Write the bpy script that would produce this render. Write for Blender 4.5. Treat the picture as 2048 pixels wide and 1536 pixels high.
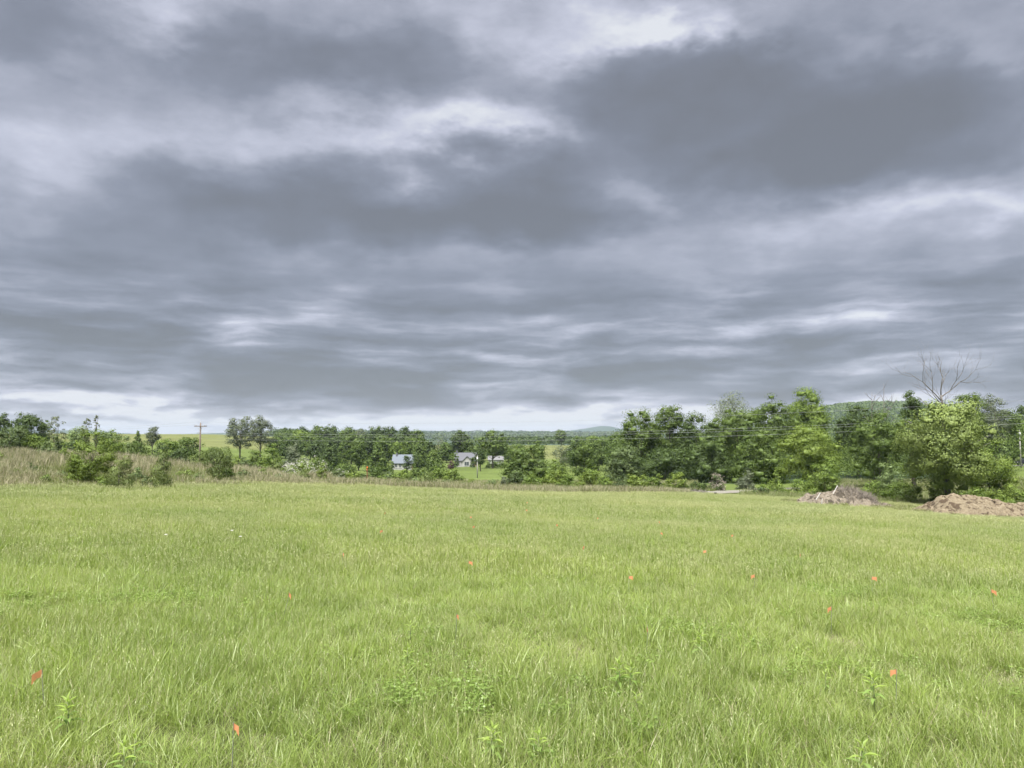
import bpy, math, random
import numpy as np

# ------------------------------------------------------------------ reset
for o in list(bpy.data.objects):
    bpy.data.objects.remove(o, do_unlink=True)
scene = bpy.context.scene
COL = scene.collection
random.seed(7)
R = math.radians

# ------------------------------------------------------------------ camera
FPX = 1538.0                      # focal length in pixels of the 2048 px wide photograph
PITCH = R(4.0)
cam_d = bpy.data.cameras.new('camera')
cam_d.sensor_width = 36.0
cam_d.lens = 36.0 * FPX / 2048.0
cam_d.clip_start = 0.1
cam_d.clip_end = 40000.0
cam = bpy.data.objects.new('camera', cam_d)
cam.location = (0, 0, 0)
cam.rotation_euler = (R(90) + PITCH, 0, 0)
COL.objects.link(cam)
scene.camera = cam

# ------------------------------------------------------------------ exposure / render
EXPOSURE = 2.85
scene.view_settings.view_transform = 'Standard'
scene.view_settings.look = 'None'
scene.view_settings.gamma = 1.0
scene.view_settings.exposure = EXPOSURE
scene.view_settings.use_curve_mapping = False
scene.render.engine = 'CYCLES'
scene.cycles.use_denoising = True
scene.cycles.max_bounces = 4
scene.cycles.diffuse_bounces = 2
scene.cycles.glossy_bounces = 2
scene.cycles.transmission_bounces = 4
scene.cycles.volume_bounces = 0
scene.cycles.use_adaptive_sampling = True
scene.cycles.adaptive_threshold = 0.02


def px_dir(px, py):
    u = (px - 1024.0) / FPX
    v = (768.0 - py) / FPX
    cp, sp = math.cos(PITCH), math.sin(PITCH)
    return np.array([u, cp - v * sp, sp + v * cp])


def at(px, py, Y):
    d = px_dir(px, py)
    return d * (Y / d[1])


# ------------------------------------------------------------------ world: overcast stratocumulus deck
class NT:
    """tiny node-expression helper"""
    def __init__(self, tree):
        self.t = tree

    def n(self, typ, **kw):
        nd = self.t.nodes.new(typ)
        for k, v in kw.items():
            setattr(nd, k, v)
        return nd

    def _set(self, sock, val):
        if isinstance(val, bpy.types.NodeSocket):
            self.t.links.new(val, sock)
        else:
            sock.default_value = val

    def m(self, op, a, b=0.0, c=None, clamp=False):
        nd = self.n('ShaderNodeMath', operation=op, use_clamp=clamp)
        self._set(nd.inputs[0], a)
        self._set(nd.inputs[1], b)
        if c is not None:
            self._set(nd.inputs[2], c)
        return nd.outputs[0]

    def v(self, op, a, b=(0, 0, 0), out=0):
        nd = self.n('ShaderNodeVectorMath', operation=op)
        self._set(nd.inputs[0], a)
        self._set(nd.inputs[1], b)
        return nd.outputs[out]

    def noise(self, vec, scale, detail=4, rough=0.5, dist=0.0, out='Fac', lac=2.0):
        nd = self.n('ShaderNodeTexNoise')
        if vec is not None:
            self._set(nd.inputs['Vector'], vec)
        nd.inputs['Scale'].default_value = scale
        nd.inputs['Detail'].default_value = detail
        nd.inputs['Roughness'].default_value = rough
        nd.inputs['Lacunarity'].default_value = lac
        nd.inputs['Distortion'].default_value = dist
        return nd.outputs[out]

    def ramp(self, fac, stops, interp='LINEAR'):
        nd = self.n('ShaderNodeValToRGB')
        nd.color_ramp.interpolation = interp
        els = nd.color_ramp.elements
        while len(els) < len(stops):
            els.new(0.5)
        for e, (p, c) in zip(els, stops):
            e.position = p
            e.color = (*c, 1.0) if len(c) == 3 else c
        self._set(nd.inputs[0], fac)
        return nd.outputs[0]

    def mix(self, fac, a, b, blend='MIX'):
        nd = self.n('ShaderNodeMix', data_type='RGBA', blend_type=blend)
        self._set(nd.inputs[0], fac)
        self._set(nd.inputs[6], a if isinstance(a, bpy.types.NodeSocket) else (*a, 1.0))
        self._set(nd.inputs[7], b if isinstance(b, bpy.types.NodeSocket) else (*b, 1.0))
        return nd.outputs[2]

    def maprange(self, v, a, b, c=0.0, d=1.0, smooth=True):
        nd = self.n('ShaderNodeMapRange')
        nd.interpolation_type = 'SMOOTHSTEP' if smooth else 'LINEAR'
        self._set(nd.inputs[0], v)
        for i, q in enumerate((a, b, c, d)):
            nd.inputs[i + 1].default_value = q
        return nd.outputs[0]


SUN_EL, SUN_AZ = R(63), R(200)     # azimuth measured clockwise from +Y
ZOFF = 0.045
world = bpy.data.worlds.new('World')
scene.world = world
world.use_nodes = True
wt = world.node_tree
wt.nodes.clear()
W = NT(wt)
tc = W.n('ShaderNodeTexCoord')
dirv = tc.outputs['Generated']
sep = W.n('ShaderNodeSeparateXYZ')
wt.links.new(dirv, sep.inputs[0])
# ragged, billowing edges: the view ray is bent a little by noise before it meets the cloud plane
wn = W.n('ShaderNodeTexNoise')
wt.links.new(W.v('MULTIPLY', dirv, (1.0, 1.0, 2.0)), wn.inputs['Vector'])
wn.inputs['Scale'].default_value = 5.5
wn.inputs['Detail'].default_value = 5
wn.inputs['Roughness'].default_value = 0.56
warp = W.v('SUBTRACT', wn.outputs['Color'], (0.5, 0.5, 0.5))
zraw = W.m('MAXIMUM', sep.outputs[2], 0.0)
wamp = W.m('MULTIPLY_ADD', W.maprange(zraw, 0.0, 0.3, smooth=False), 0.24, 0.035)
wsc = W.n('ShaderNodeVectorMath', operation='SCALE')
wt.links.new(W.v('MULTIPLY', warp, (1.0, 1.0, 0.62)), wsc.inputs[0]); wt.links.new(wamp, wsc.inputs['Scale'])
dw = W.v('ADD', dirv, wsc.outputs[0])
sep2 = W.n('ShaderNodeSeparateXYZ')
wt.links.new(dw, sep2.inputs[0])


def plane_uv(sp):
    zc_ = W.m('ADD', W.m('MAXIMUM', sp.outputs[2], 0.0), ZOFF)
    cb = W.n('ShaderNodeCombineXYZ')
    wt.links.new(W.m('DIVIDE', sp.outputs[0], zc_), cb.inputs[0]); wt.links.new(W.m('DIVIDE', sp.outputs[1], zc_), cb.inputs[1])
    return cb.outputs[0]


uv = plane_uv(sep)
uvw = plane_uv(sep2)


def sky_uv(px, py):
    d = px_dir(px, py)
    d = d / np.linalg.norm(d)
    z = max(d[2], 0) + ZOFF
    return np.array([d[0] / z, d[1] / z])


# large cloud masses of the deck (cloud-plane coordinates): px, py, half width, half height, amount (+ thick, - thin)
MASSES = [
    (800, 430, 540, 85, 0.62), (1120, 440, 220, 65, 0.25), (1700, 250, 380, 140, 0.66), (1250, 215, 220, 75, 0.36),
    (1560, 350, 170, 80, 0.30), (700, 130, 260, 85, 0.50), (1480, 130, 200, 60, 0.20),
    (60, 50, 170, 80, 0.30), (1980, 330, 200, 90, 0.25), (430, 160, 140, 60, 0.14), (400, 390, 210, 55, 0.22),
    (80, 540, 420, 55, 0.16), (1750, 560, 420, 35, 0.14), (880, 560, 420, 30, 0.12), (250, 480, 300, 50, 0.14),
    (1030, 250, 170, 60, -0.46), (760, 280, 240, 40, -0.26), (270, 285, 190, 60, -0.16), (1345, 70, 120, 48, -0.48),
    (1350, 385, 90, 50, -0.34), (1950, 50, 260, 50, -0.16), (1170, 60, 120, 70, -0.24), (60, 330, 170, 60, -0.10),
    (385, 60, 100, 60, -0.28), (940, 30, 240, 50, -0.10), (1850, 430, 260, 30, -0.20), (1500, 480, 260, 26, -0.10),
]
# banks seen edge-on low over the horizon (view-direction coordinates): px, py, half width, half height, amount
BANKS = [
    (420, 640, 420, 16, -0.22), (900, 600, 380, 30, 0.14), (1000, 655, 300, 20, 0.16), (250, 700, 420, 20, 0.16), (1300, 615, 300, 22, 0.16),
    (1850, 620, 260, 22, -0.18), (1500, 660, 260, 14, -0.16), (1100, 720, 380, 16, 0.16), (600, 735, 500, 18, 0.18), (1750, 700, 330, 20, 0.18),
    (120, 740, 260, 14, 0.12), (560, 690, 260, 10, -0.14), (1650, 745, 300, 9, -0.16), (1000, 762, 420, 11, 0.20), (300, 780, 360, 9, 0.16),
    (720, 620, 160, 20, -0.08), (1700, 770, 260, 10, 0.10), (1950, 745, 180, 12, 0.16),
]
acc = None
for (px, py, hw, hh, amt) in MASSES:
    c = sky_uv(px, py)
    ru = abs(sky_uv(px + hw, py)[0] - sky_uv(px - hw, py)[0]) / 2
    rv = abs(sky_uv(px, py + hh)[1] - sky_uv(px, py - hh)[1]) / 2
    dlt = W.v('MULTIPLY', W.v('SUBTRACT', uvw, (c[0], c[1], 0)), (1 / ru, 1 / rv, 0))
    q = W.v('DOT_PRODUCT', dlt, dlt, out=1)
    g = W.m('EXPONENT', W.m('MULTIPLY', q, -1.0))
    acc = W.m('MULTIPLY', g, amt) if acc is None else W.m('MULTIPLY_ADD', g, amt, acc)
# direction with ragged bank edges, for the low part of the sky
dlow = W.v('ADD', W.v('MULTIPLY', dirv, (1.0, 1.0, 1.0)), W.v('MULTIPLY', warp, (0.12, 0.0, 0.032)))
accb = None
for (px, py, hw, hh, amt) in BANKS:
    c = px_dir(px, py); c = c / np.linalg.norm(c)
    dlt = W.v('MULTIPLY', W.v('SUBTRACT', dlow, (c[0], 0, c[2])), (FPX / hw, 0, FPX / hh))
    q = W.v('DOT_PRODUCT', dlt, dlt, out=1)
    g = W.m('EXPONENT', W.m('MULTIPLY', q, -1.0))
    accb = W.m('MULTIPLY', g, amt) if accb is None else W.m('MULTIPLY_ADD', g, amt, accb)
nbig = W.noise(uvw, 0.62, 3, 0.5)
nfine = W.noise(W.v('MULTIPLY', dirv, (1.0, 1.0, 2.1)), 9.0, 6, 0.66)
low = W.maprange(sep.outputs[2], 0.25, 0.10)            # further out the cells are seen edge-on and merge into long banks
front = W.maprange(sep.outputs[1], 0.2, 0.6)
nband = W.noise(W.v('MULTIPLY', dlow, (1.0, 1.0, 6.6)), 5.4, 5, 0.53)
nup = W.noise(W.v('MULTIPLY', W.v('ADD', dlow, (0.0, 0.0, 0.010)), (1.0, 1.0, 6.6)), 5.4, 5, 0.53)
lip = W.m('SUBTRACT', nband, nup)                       # upper lips of the banks catch light, their flat bases stay dark
nband = W.maprange(nband, 0.33, 0.67)
T = W.m('ADD', 0.40, acc)
T = W.m('MULTIPLY_ADD', W.m('MULTIPLY', W.m('SUBTRACT', nbig, 0.5), W.m('SUBTRACT', 1.0, W.m('MULTIPLY', low, 0.8))), 0.80, T)
T = W.m('MULTIPLY_ADD', W.m('SUBTRACT', nfine, 0.5), 0.50, T)
T = W.m('ADD', T, W.m('MULTIPLY', low, W.m('MULTIPLY_ADD', W.m('SUBTRACT', nband, 0.5), 0.86, 0.29)))
T = W.m('ADD', T, W.m('MULTIPLY', front, accb))
T = W.m('SUBTRACT', T, W.m('MULTIPLY', W.m('MULTIPLY', low, lip), 2.9))
edge = W.maprange(sep.outputs[2], 0.060, 0.004)         # the deck thins out towards the far horizon
nfar = W.maprange(W.noise(W.v('MULTIPLY', dlow, (1.0, 1.0, 3.4)), 26.0, 4, 0.58), 0.32, 0.68)
T = W.m('SUBTRACT', T, W.m('MULTIPLY', edge, W.m('MULTIPLY_ADD', W.m('SUBTRACT', nfar, 0.5), 0.72, 0.70)))
T = W.m('MULTIPLY_ADD', W.m('SUBTRACT', T, 0.45), 1.18, 0.45)
T = W.m('MULTIPLY', T, 0.86, clamp=True)
cloud = W.ramp(T, [(0.0, (0.76, 0.78, 0.82)), (0.16, (0.560, 0.580, 0.680)), (0.36, (0.388, 0.408, 0.482)),
                   (0.56, (0.268, 0.288, 0.346)), (0.78, (0.207, 0.222, 0.262)), (1.0, (0.180, 0.188, 0.208))])
cloud = W.mix(W.m('MULTIPLY', W.maprange(sep.outputs[2], 0.045, 0.005), 0.5), cloud, (0.84, 0.85, 0.83))   # thin bright cloud far off
sky = W.n('ShaderNodeTexSky')
sky.sky_type = 'NISHITA'
sky.sun_disc = False
sky.sun_elevation = SUN_EL
sky.sun_rotation = SUN_AZ
sky_rgb = W.mix(1.0, sky.outputs[0], (0.08, 0.08, 0.08), 'MULTIPLY')
K = 2.0 ** (-EXPOSURE)
cloud_rgb = W.mix(1.0, cloud, (K, K, K), 'MULTIPLY')
allsky = W.mix(0.975, sky_rgb, cloud_rgb)
bg = W.n('ShaderNodeBackground')
bg.inputs['Strength'].default_value = 1.0
wt.links.new(allsky, bg.inputs['Color'])
world.cycles.sampling_method = 'MANUAL'
world.cycles.sample_map_resolution = 256
wo = W.n('ShaderNodeOutputWorld')
wt.links.new(bg.outputs[0], wo.inputs[0])

# ------------------------------------------------------------------ sun (veiled by the deck, very soft)
sun_d = bpy.data.lights.new('sun', 'SUN')
sun_d.energy = 1.5
sun_d.angle = R(32)
sun_d.color = (1.0, 0.965, 0.90)
sun = bpy.data.objects.new('sun', sun_d)
sun.location = (0, 0, 200)
sun.rotation_euler = (R(90) - SUN_EL, 0, math.pi - SUN_AZ)
COL.objects.link(sun)

# ------------------------------------------------------------------ materials


def new_mat(name):
    m = bpy.data.materials.new(name)
    m.use_nodes = True
    m.node_tree.nodes.clear()
    return m, NT(m.node_tree)


def simple_mat(name, col, rough=0.8, metal=0.0, var=0.15, scale=3.0, spec=0.3):
    m, N = new_mat(name)
    geo = N.n('ShaderNodeNewGeometry')
    nz = N.noise(geo.outputs['Position'], scale, 5, 0.6)
    c = N.mix(nz, tuple(q * (1 - var) for q in col), tuple(min(1, q * (1 + var)) for q in col))
    b = N.n('ShaderNodeBsdfPrincipled')
    N._set(b.inputs['Base Color'], c)
    b.inputs['Roughness'].default_value = rough
    b.inputs['Metallic'].default_value = metal
    b.inputs['Specular IOR Level'].default_value = spec
    o = N.n('ShaderNodeOutputMaterial')
    N.t.links.new(b.outputs[0], o.inputs[0])
    return m


def leaf_mat(name, ca, cb, trans=0.14, patch=0.62, patch_scale=0.42, spec=True, third=None):
    """foliage: colour differs leaf by leaf and in patches; diffuse + translucent"""
    m, N = new_mat(name)
    geo = N.n('ShaderNodeNewGeometry')
    rnd = geo.outputs['Random Per Island']
    nz = N.noise(geo.outputs['Position'], patch_scale, 3, 0.6)
    nz2 = N.maprange(nz, 0.3, 0.7)
    f = N.m('ADD', N.m('MULTIPLY', rnd, 1 - patch), N.m('MULTIPLY', nz2, patch))
    c = N.mix(f, ca, cb)
    if third:
        c = N.mix(N.maprange(rnd, third[0], third[0] + 0.02), c, third[1])
    d = N.n('ShaderNodeBsdfDiffuse')
    N._set(d.inputs[0], c)
    t = N.n('ShaderNodeBsdfTranslucent')
    c2 = N.mix(1.0, c, (1.05, 1.1, 0.75), 'MULTIPLY')
    N._set(t.inputs[0], c2)
    mx = N.n('ShaderNodeMixShader')
    mx.inputs[0].default_value = trans
    N.t.links.new(d.outputs[0], mx.inputs[1]); N.t.links.new(t.outputs[0], mx.inputs[2])
    last = mx.outputs[0]
    if spec:
        g = N.n('ShaderNodeBsdfGlossy')
        g.inputs['Roughness'].default_value = 0.5
        g.inputs[0].default_value = (0.9, 0.95, 1.0, 1)
        m2 = N.n('ShaderNodeMixShader')
        m2.inputs[0].default_value = 0.018
        N.t.links.new(last, m2.inputs[1]); N.t.links.new(g.outputs[0], m2.inputs[2])
        last = m2.outputs[0]
    o = N.n('ShaderNodeOutputMaterial')
    N.t.links.new(last, o.inputs[0])
    return m


PAL = {
    'dark':  leaf_mat('foliage_dark', (0.038, 0.062, 0.017), (0.092, 0.136, 0.034)),
    'mid':   leaf_mat('foliage_mid', (0.054, 0.089, 0.019), (0.134, 0.190, 0.042)),
    'fresh': leaf_mat('foliage_fresh', (0.088, 0.142, 0.024), (0.196, 0.266, 0.054)),
    'lime':  leaf_mat('foliage_lime', (0.100, 0.152, 0.024), (0.195, 0.258, 0.050)),
    'willow': leaf_mat('foliage_pale_willow', (0.135, 0.185, 0.048), (0.260, 0.325, 0.098)),
    'sage':  leaf_mat('foliage_sage', (0.115, 0.165, 0.060), (0.200, 0.265, 0.095)),
    'cedar': leaf_mat('foliage_cedar', (0.085, 0.124, 0.034), (0.185, 0.232, 0.070)),
    'olive': leaf_mat('foliage_olive', (0.060, 0.096, 0.032), (0.140, 0.185, 0.066)),
    'pale':  leaf_mat('foliage_pale', (0.120, 0.150, 0.085), (0.200, 0.230, 0.140)),
    'grey':  leaf_mat('foliage_grey', (0.085, 0.110, 0.060), (0.160, 0.185, 0.110)),
    'brown': leaf_mat('foliage_copper', (0.070, 0.050, 0.045), (0.130, 0.085, 0.070)),
}
M_BLOSSOM = leaf_mat('blossom_white', (0.36, 0.36, 0.31), (0.52, 0.51, 0.47), trans=0.2, spec=False)
M_DUSTBLOSSOM = leaf_mat('blossom_dusty', (0.30, 0.26, 0.22), (0.45, 0.40, 0.36), trans=0.2, spec=False)
M_BARK = simple_mat('bark', (0.13, 0.115, 0.095), 0.9, var=0.4, scale=4)
M_DEADBARK = simple_mat('bark_bleached', (0.135, 0.125, 0.115), 0.9, var=0.3, scale=3)
M_TANSTALK = leaf_mat('dry_stalk', (0.285, 0.262, 0.170), (0.48, 0.450, 0.325), trans=0.25, patch=0.4, patch_scale=0.12,
                      spec=False, third=(0.72, (0.17, 0.20, 0.075)))


def field_mat(name, ca, cb, trans, third=None, dull=0.4):
    """meadow blades: blade by blade and in large drifts over the field"""
    m, N = new_mat(name)
    geo = N.n('ShaderNodeNewGeometry')
    P = geo.outputs['Position']
    rnd = geo.outputs['Random Per Island']
    drift = N.maprange(N.noise(P, 0.11, 4, 0.6), 0.32, 0.68)
    patch = N.maprange(N.noise(P, 0.75, 3, 0.6), 0.3, 0.7)
    f = N.m('ADD', N.m('MULTIPLY', rnd, 0.36), N.m('ADD', N.m('MULTIPLY', patch, 0.34), N.m('MULTIPLY', drift, 0.30)))
    c = N.mix(f, ca, cb)
    yel = N.mix(1.0, c, (1.14, 1.03, 1.0), 'MULTIPLY')
    c = N.mix(N.m('MULTIPLY', drift, dull), c, yel)
    if third:
        c = N.mix(N.maprange(rnd, third[0], third[0] + 0.02), c, third[1])
    d = N.n('ShaderNodeBsdfDiffuse'); N._set(d.inputs[0], c)
    t = N.n('ShaderNodeBsdfTranslucent'); N._set(t.inputs[0], N.mix(1.0, c, (1.05, 1.08, 0.7), 'MULTIPLY'))
    mx = N.n('ShaderNodeMixShader'); mx.inputs[0].default_value = trans
    N.t.links.new(d.outputs[0], mx.inputs[1]); N.t.links.new(t.outputs[0], mx.inputs[2])
    g = N.n('ShaderNodeBsdfGlossy'); g.inputs['Roughness'].default_value = 0.45
    m2 = N.n('ShaderNodeMixShader'); m2.inputs[0].default_value = 0.045
    N.t.links.new(mx.outputs[0], m2.inputs[1]); N.t.links.new(g.outputs[0], m2.inputs[2])
    o = N.n('ShaderNodeOutputMaterial'); N.t.links.new(m2.outputs[0], o.inputs[0])
    return m


M_BLADE = field_mat('meadow_blade', (0.172, 0.248, 0.046), (0.372, 0.464, 0.132), 0.45, third=(0.935, (0.42, 0.40, 0.23)))
M_BROAD = field_mat('meadow_broad_blade', (0.200, 0.290, 0.045), (0.350, 0.450, 0.110), 0.45)
M_RANK = field_mat('rank_blade', (0.130, 0.175, 0.045), (0.240, 0.280, 0.095), 0.35)
M_CLOVER = field_mat('clover_leaf', (0.150, 0.240, 0.045), (0.270, 0.375, 0.095), 0.35)
M_SEED = field_mat('meadow_seed_head', (0.340, 0.390, 0.160), (0.500, 0.530, 0.270), 0.35)
M_THATCH = field_mat('meadow_thatch', (0.230, 0.210, 0.130), (0.380, 0.350, 0.230), 0.2)

# ------------------------------------------------------------------ mesh helpers


def mesh_np(name, verts, faces, k, mat, smooth=False, normals=None):
    """verts (n,3), faces (m,k) numpy -> mesh"""
    me = bpy.data.meshes.new(name)
    verts = np.asarray(verts, np.float32); faces = np.asarray(faces, np.int32)
    me.vertices.add(len(verts)); me.vertices.foreach_set('co', verts.ravel())
    nf = len(faces)
    me.loops.add(nf * k); me.loops.foreach_set('vertex_index', faces.ravel())
    me.polygons.add(nf)
    me.polygons.foreach_set('loop_start', np.arange(0, nf * k, k, dtype=np.int32))
    me.polygons.foreach_set('loop_total', np.full(nf, k, np.int32))
    if smooth:
        me.polygons.foreach_set('use_smooth', np.ones(nf, bool))
    me.materials.append(mat)
    me.update(calc_edges=True)
    if normals is not None:
        na = me.attributes.new('custom_normal', 'FLOAT_VECTOR', 'POINT')
        na.data.foreach_set('vector', np.asarray(normals, np.float32).ravel())
    return me


class MB:
    """collects polygons of any size, with material slots"""
    def __init__(self):
        self.v, self.f, self.mi = [], [], []

    def add(self, verts, faces, mi=0):
        b = len(self.v)
        self.v += [tuple(map(float, p)) for p in verts]
        self.f += [tuple(i + b for i in f) for f in faces]
        self.mi += [mi] * len(faces)
        return self

    def box(self, x0, x1, y0, y1, z0, z1, mi=0):
        v = [(x0, y0, z0), (x1, y0, z0), (x1, y1, z0), (x0, y1, z0), (x0, y0, z1), (x1, y0, z1), (x1, y1, z1), (x0, y1, z1)]
        return self.add(v, [(0, 3, 2, 1), (4, 5, 6, 7), (0, 1, 5, 4), (1, 2, 6, 5), (2, 3, 7, 6), (3, 0, 4, 7)], mi)

    def tube(self, pts, rad, seg=6, mi=0, cap=True):
        pts = [np.array(p, float) for p in pts]
        n = len(pts)
        rings = []
        for i, p in enumerate(pts):
            a = pts[max(i - 1, 0)]; b = pts[min(i + 1, n - 1)]
            t = b - a; t = t / (np.linalg.norm(t) + 1e-9)
            ref = np.array([1.0, 0, 0]) if abs(t[0]) < 0.8 else np.array([0, 1.0, 0])
            e1 = np.cross(t, ref); e1 /= np.linalg.norm(e1); e2 = np.cross(t, e1)
            rings.append([p + rad[i] * (math.cos(2 * math.pi * k / seg) * e1 + math.sin(2 * math.pi * k / seg) * e2) for k in range(seg)])
        vs = [q for r in rings for q in r]
        fs = []
        for i in range(n - 1):
            for k in range(seg):
                k2 = (k + 1) % seg
                fs.append((i * seg + k, i * seg + k2, (i + 1) * seg + k2, (i + 1) * seg + k))
        if cap:
            fs.append(tuple(range(seg))[::-1]); fs.append(tuple((n - 1) * seg + k for k in range(seg)))
        return self.add(vs, fs, mi)

    def mesh(self, name, mats, smooth=False):
        me = bpy.data.meshes.new(name)
        me.from_pydata(self.v, [], self.f)
        for m in (mats if isinstance(mats, (list, tuple)) else [mats]):
            me.materials.append(m)
        me.polygons.foreach_set('material_index', self.mi)
        if smooth:
            me.polygons.foreach_set('use_smooth', [True] * len(self.f))
        me.update()
        return me


def link(name, me, parent=None, loc=(0, 0, 0), rot=(0, 0, 0), scale=None):
    o = bpy.data.objects.new(name, me)
    COL.objects.link(o)
    o.parent = parent
    o.location = tuple(float(q) for q in loc)
    o.rotation_euler = rot
    if scale is not None:
        o.scale = scale if hasattr(scale, '__len__') else (scale,) * 3
    return o


def tag(o, label, cat, group=None, kind=None):
    if label: o['label'] = label
    if cat: o['category'] = cat
    if group: o['group'] = group
    if kind: o['kind'] = kind
    return o


def thing(name, label, cat, loc, rz=0.0, group=None):
    return tag(link(name, None, None, loc, (0, 0, rz)), label, cat, group)


# value noise in numpy (for terrain and scattering only)
_tab = np.random.default_rng(11).random((256, 256))


def vnoise(x, y, s):
    x = np.asarray(x, float) * s + 1000; y = np.asarray(y, float) * s + 1000
    xi = np.floor(x).astype(int); yi = np.floor(y).astype(int)
    fx = x - xi; fy = y - yi
    fx = fx * fx * (3 - 2 * fx); fy = fy * fy * (3 - 2 * fy)
    g = lambda a, b: _tab[a % 256, b % 256]
    return (g(xi, yi) * (1 - fx) + g(xi + 1, yi) * fx) * (1 - fy) + (g(xi, yi + 1) * (1 - fx) + g(xi + 1, yi + 1) * fx) * fy


# ------------------------------------------------------------------ terrain
def az_of_px(px):
    return math.degrees(math.atan((px - 1024) / FPX))


T_AZ = np.array([-180, -60, az_of_px(0), az_of_px(250), az_of_px(500), az_of_px(800), 0.0, az_of_px(1200), az_of_px(1500),
                 az_of_px(1800), az_of_px(2048), 50, 180])
T_R = np.array([40, 60, 85, 130, 200, 330, 500, 700, 1000, 1500, 2400, 4000, 6200, 8000, 10500])
T_Z = np.array([
    # -180   -60     0    250    500    800   1024   1200   1500   1800   2048    50   180
    [-3.5, -2.4, -2.9, -3.1, -3.3, -3.55, -3.72, -3.85, -4.15, -4.4, -4.6, -4.6, -3.5],
    [-4.0, -2.0, -2.8, -3.1, -3.6, -4.2, -4.6, -4.8, -5.2, -5.6, -5.85, -6.0, -4.0],
    [-4.0, -1.5, -2.1, -2.6, -4.2, -5.2, -5.7, -5.9, -6.4, -6.9, -7.2, -7.6, -4.0],
    [-4.0, -1.0, -2.0, -3.2, -6.2, -7.4, -7.9, -8.0, -7.7, -8.2, -8.3, -8.5, -4.0],
    [-4.0, -1.0, -3.5, -5.5, -9.0, -10.8, -10.6, -10.2, -8.8, -8.4, -7.9, -8.0, -4.0],
    [-4.0, 0.0, -3.5, -5.5, -9.5, -13.4, -12.2, -12.0, -10, -8.0, -6.0, -6.0, -4.0],
    [-4.0, 2.0, 0.0, -1.0, -3.0, -13.0, -12.0, -11.0, -9.0, -7.0, -5.0, -2.0, -4.0],
    [-4.0, 4.0, 3.0, 3.4, 2.6, -9.0, -6.5, -6.0, -6.0, -4.0, -2.0, 2.0, -4.0],
    [-4.0, 5.0, 4.0, 4.2, 3.5, -9.0, -11.0, -11.0, 0, 4, 6, 8, -4.0],
    [-4.0, 3.0, 2.0, 2.0, -2.0, -16, -18, -18, -6, 10, 10, 10, -4.0],
    [0.0, 4.0, 2.0, 2.0, -4.0, -24, -26, -24, 0, 8, 10, 10, 0.0],
    [0.0, 10, 10, 10, 16, 22, 21, 18, 16, 16, 16, 16, 0.0],
    [10, 20, 15, 12, 10, 5, 5, 5, 10, 20, 20, 20, 10],
    [10, 30, 30, 30, 40, 54, 56, 66, 60, 40, 40, 40, 10],
    [10, 30, 30, 30, 30, 30, 30, 30, 30, 30, 30, 30, 10],
])
# smooth resampling of the table on (azimuth 1 deg, log radius)
_A = np.arange(-180, 181, 1.0)
_L = np.linspace(math.log(40), math.log(10500), 165)
_G = np.array([[np.interp(a, T_AZ, row) for a in _A] for row in T_Z])
_G = np.array([np.interp(_L, np.log(T_R), _G[:, j]) for j in range(len(_A))]).T


def _blur(g, s, axis):
    n = int(3 * s); k = np.exp(-0.5 * (np.arange(-n, n + 1) / s) ** 2); k /= k.sum()
    p = np.pad(g, [(n, n) if i == axis else (0, 0) for i in range(2)], mode='edge')
    return np.apply_along_axis(lambda q: np.convolve(q, k, mode='valid'), axis, p)


_G = _blur(_blur(_G, 2.5, 0), 2.2, 1)


def Hz(x, y):
    x = np.asarray(x, float); y = np.asarray(y, float)
    r = np.hypot(x, y)
    plane = -2.0 - 0.043 * y - 0.032 * x
    plane = np.where(y < 0, -2.0 - 0.03 * np.tanh(y / 40) * 40 - 0.032 * np.clip(x, -60, 60), plane)
    az = np.degrees(np.arctan2(x, y))
    a = np.clip(az + 180, 0, 359.999); ai = a.astype(int); fa = a - ai
    l = (np.log(np.maximum(r, 40.0)) - _L[0]) / (_L[1] - _L[0]); l = np.clip(l, 0, len(_L) - 1.001); li = l.astype(int); fl = l - li
    tb = ((_G[li, ai] * (1 - fa) + _G[li, ai + 1] * fa) * (1 - fl) + (_G[li + 1, ai] * (1 - fa) + _G[li + 1, ai + 1] * fa) * fl)
    w = np.clip((r - 42) / 26, 0, 1); w = w * w * (3 - 2 * w)
    z = plane * (1 - w) + tb * w
    z = z + (vnoise(x, y, 0.35) - 0.5) * 0.10 + (vnoise(x + 50, y, 0.09) - 0.5) * 0.22
    far = np.clip((r - 150) / 600, 0, 1)
    z = z + far * (vnoise(x, y, 0.012) - 0.5) * 1.6
    # wooded ridges and hills far off
    m = np.clip((r - 6300) / 1000, 0, 1) * np.clip((10300 - r) / 1400, 0, 1)
    z = z + m * (vnoise(x, y, 0.0010) ** 2 * 66 - 10) * (0.5 + vnoise(x + 7000, y, 0.0006))
    peak = at(1212, 850, 8000.0)
    z = z + 62 * np.exp(-(((x - peak[0]) / 200) ** 2 + ((y - peak[1]) / 600) ** 2)) + 26 * np.exp(-(((x - peak[0] + 300) / 220) ** 2 + ((y - peak[1]) / 500) ** 2))
    hc = at(1735, 800, 2200.0)
    z = z + 86 * np.exp(-np.abs((x - hc[0]) / 260) ** 2.6 - ((y - hc[1]) / 420) ** 2)
    m2 = np.clip((r - 2600) / 700, 0, 1) * np.clip((5600 - r) / 1000, 0, 1)
    z = z + m2 * (vnoise(x + 300, y, 0.0024) - 0.5) * 17
    return z


def ground(px, Y):
    """world point on the ground in the direction of a column, at depth Y"""
    x = (px - 1024) / FPX * Y
    return np.array([x, Y, float(Hz(x, Y))])


E_PX = [-700, 0, 250, 400, 600, 720, 1024, 1300, 1500, 1800, 2048, 2700]
E_Y = [40, 42, 47, 54, 67, 74, 75, 82, 88, 82, 69, 62]


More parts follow.
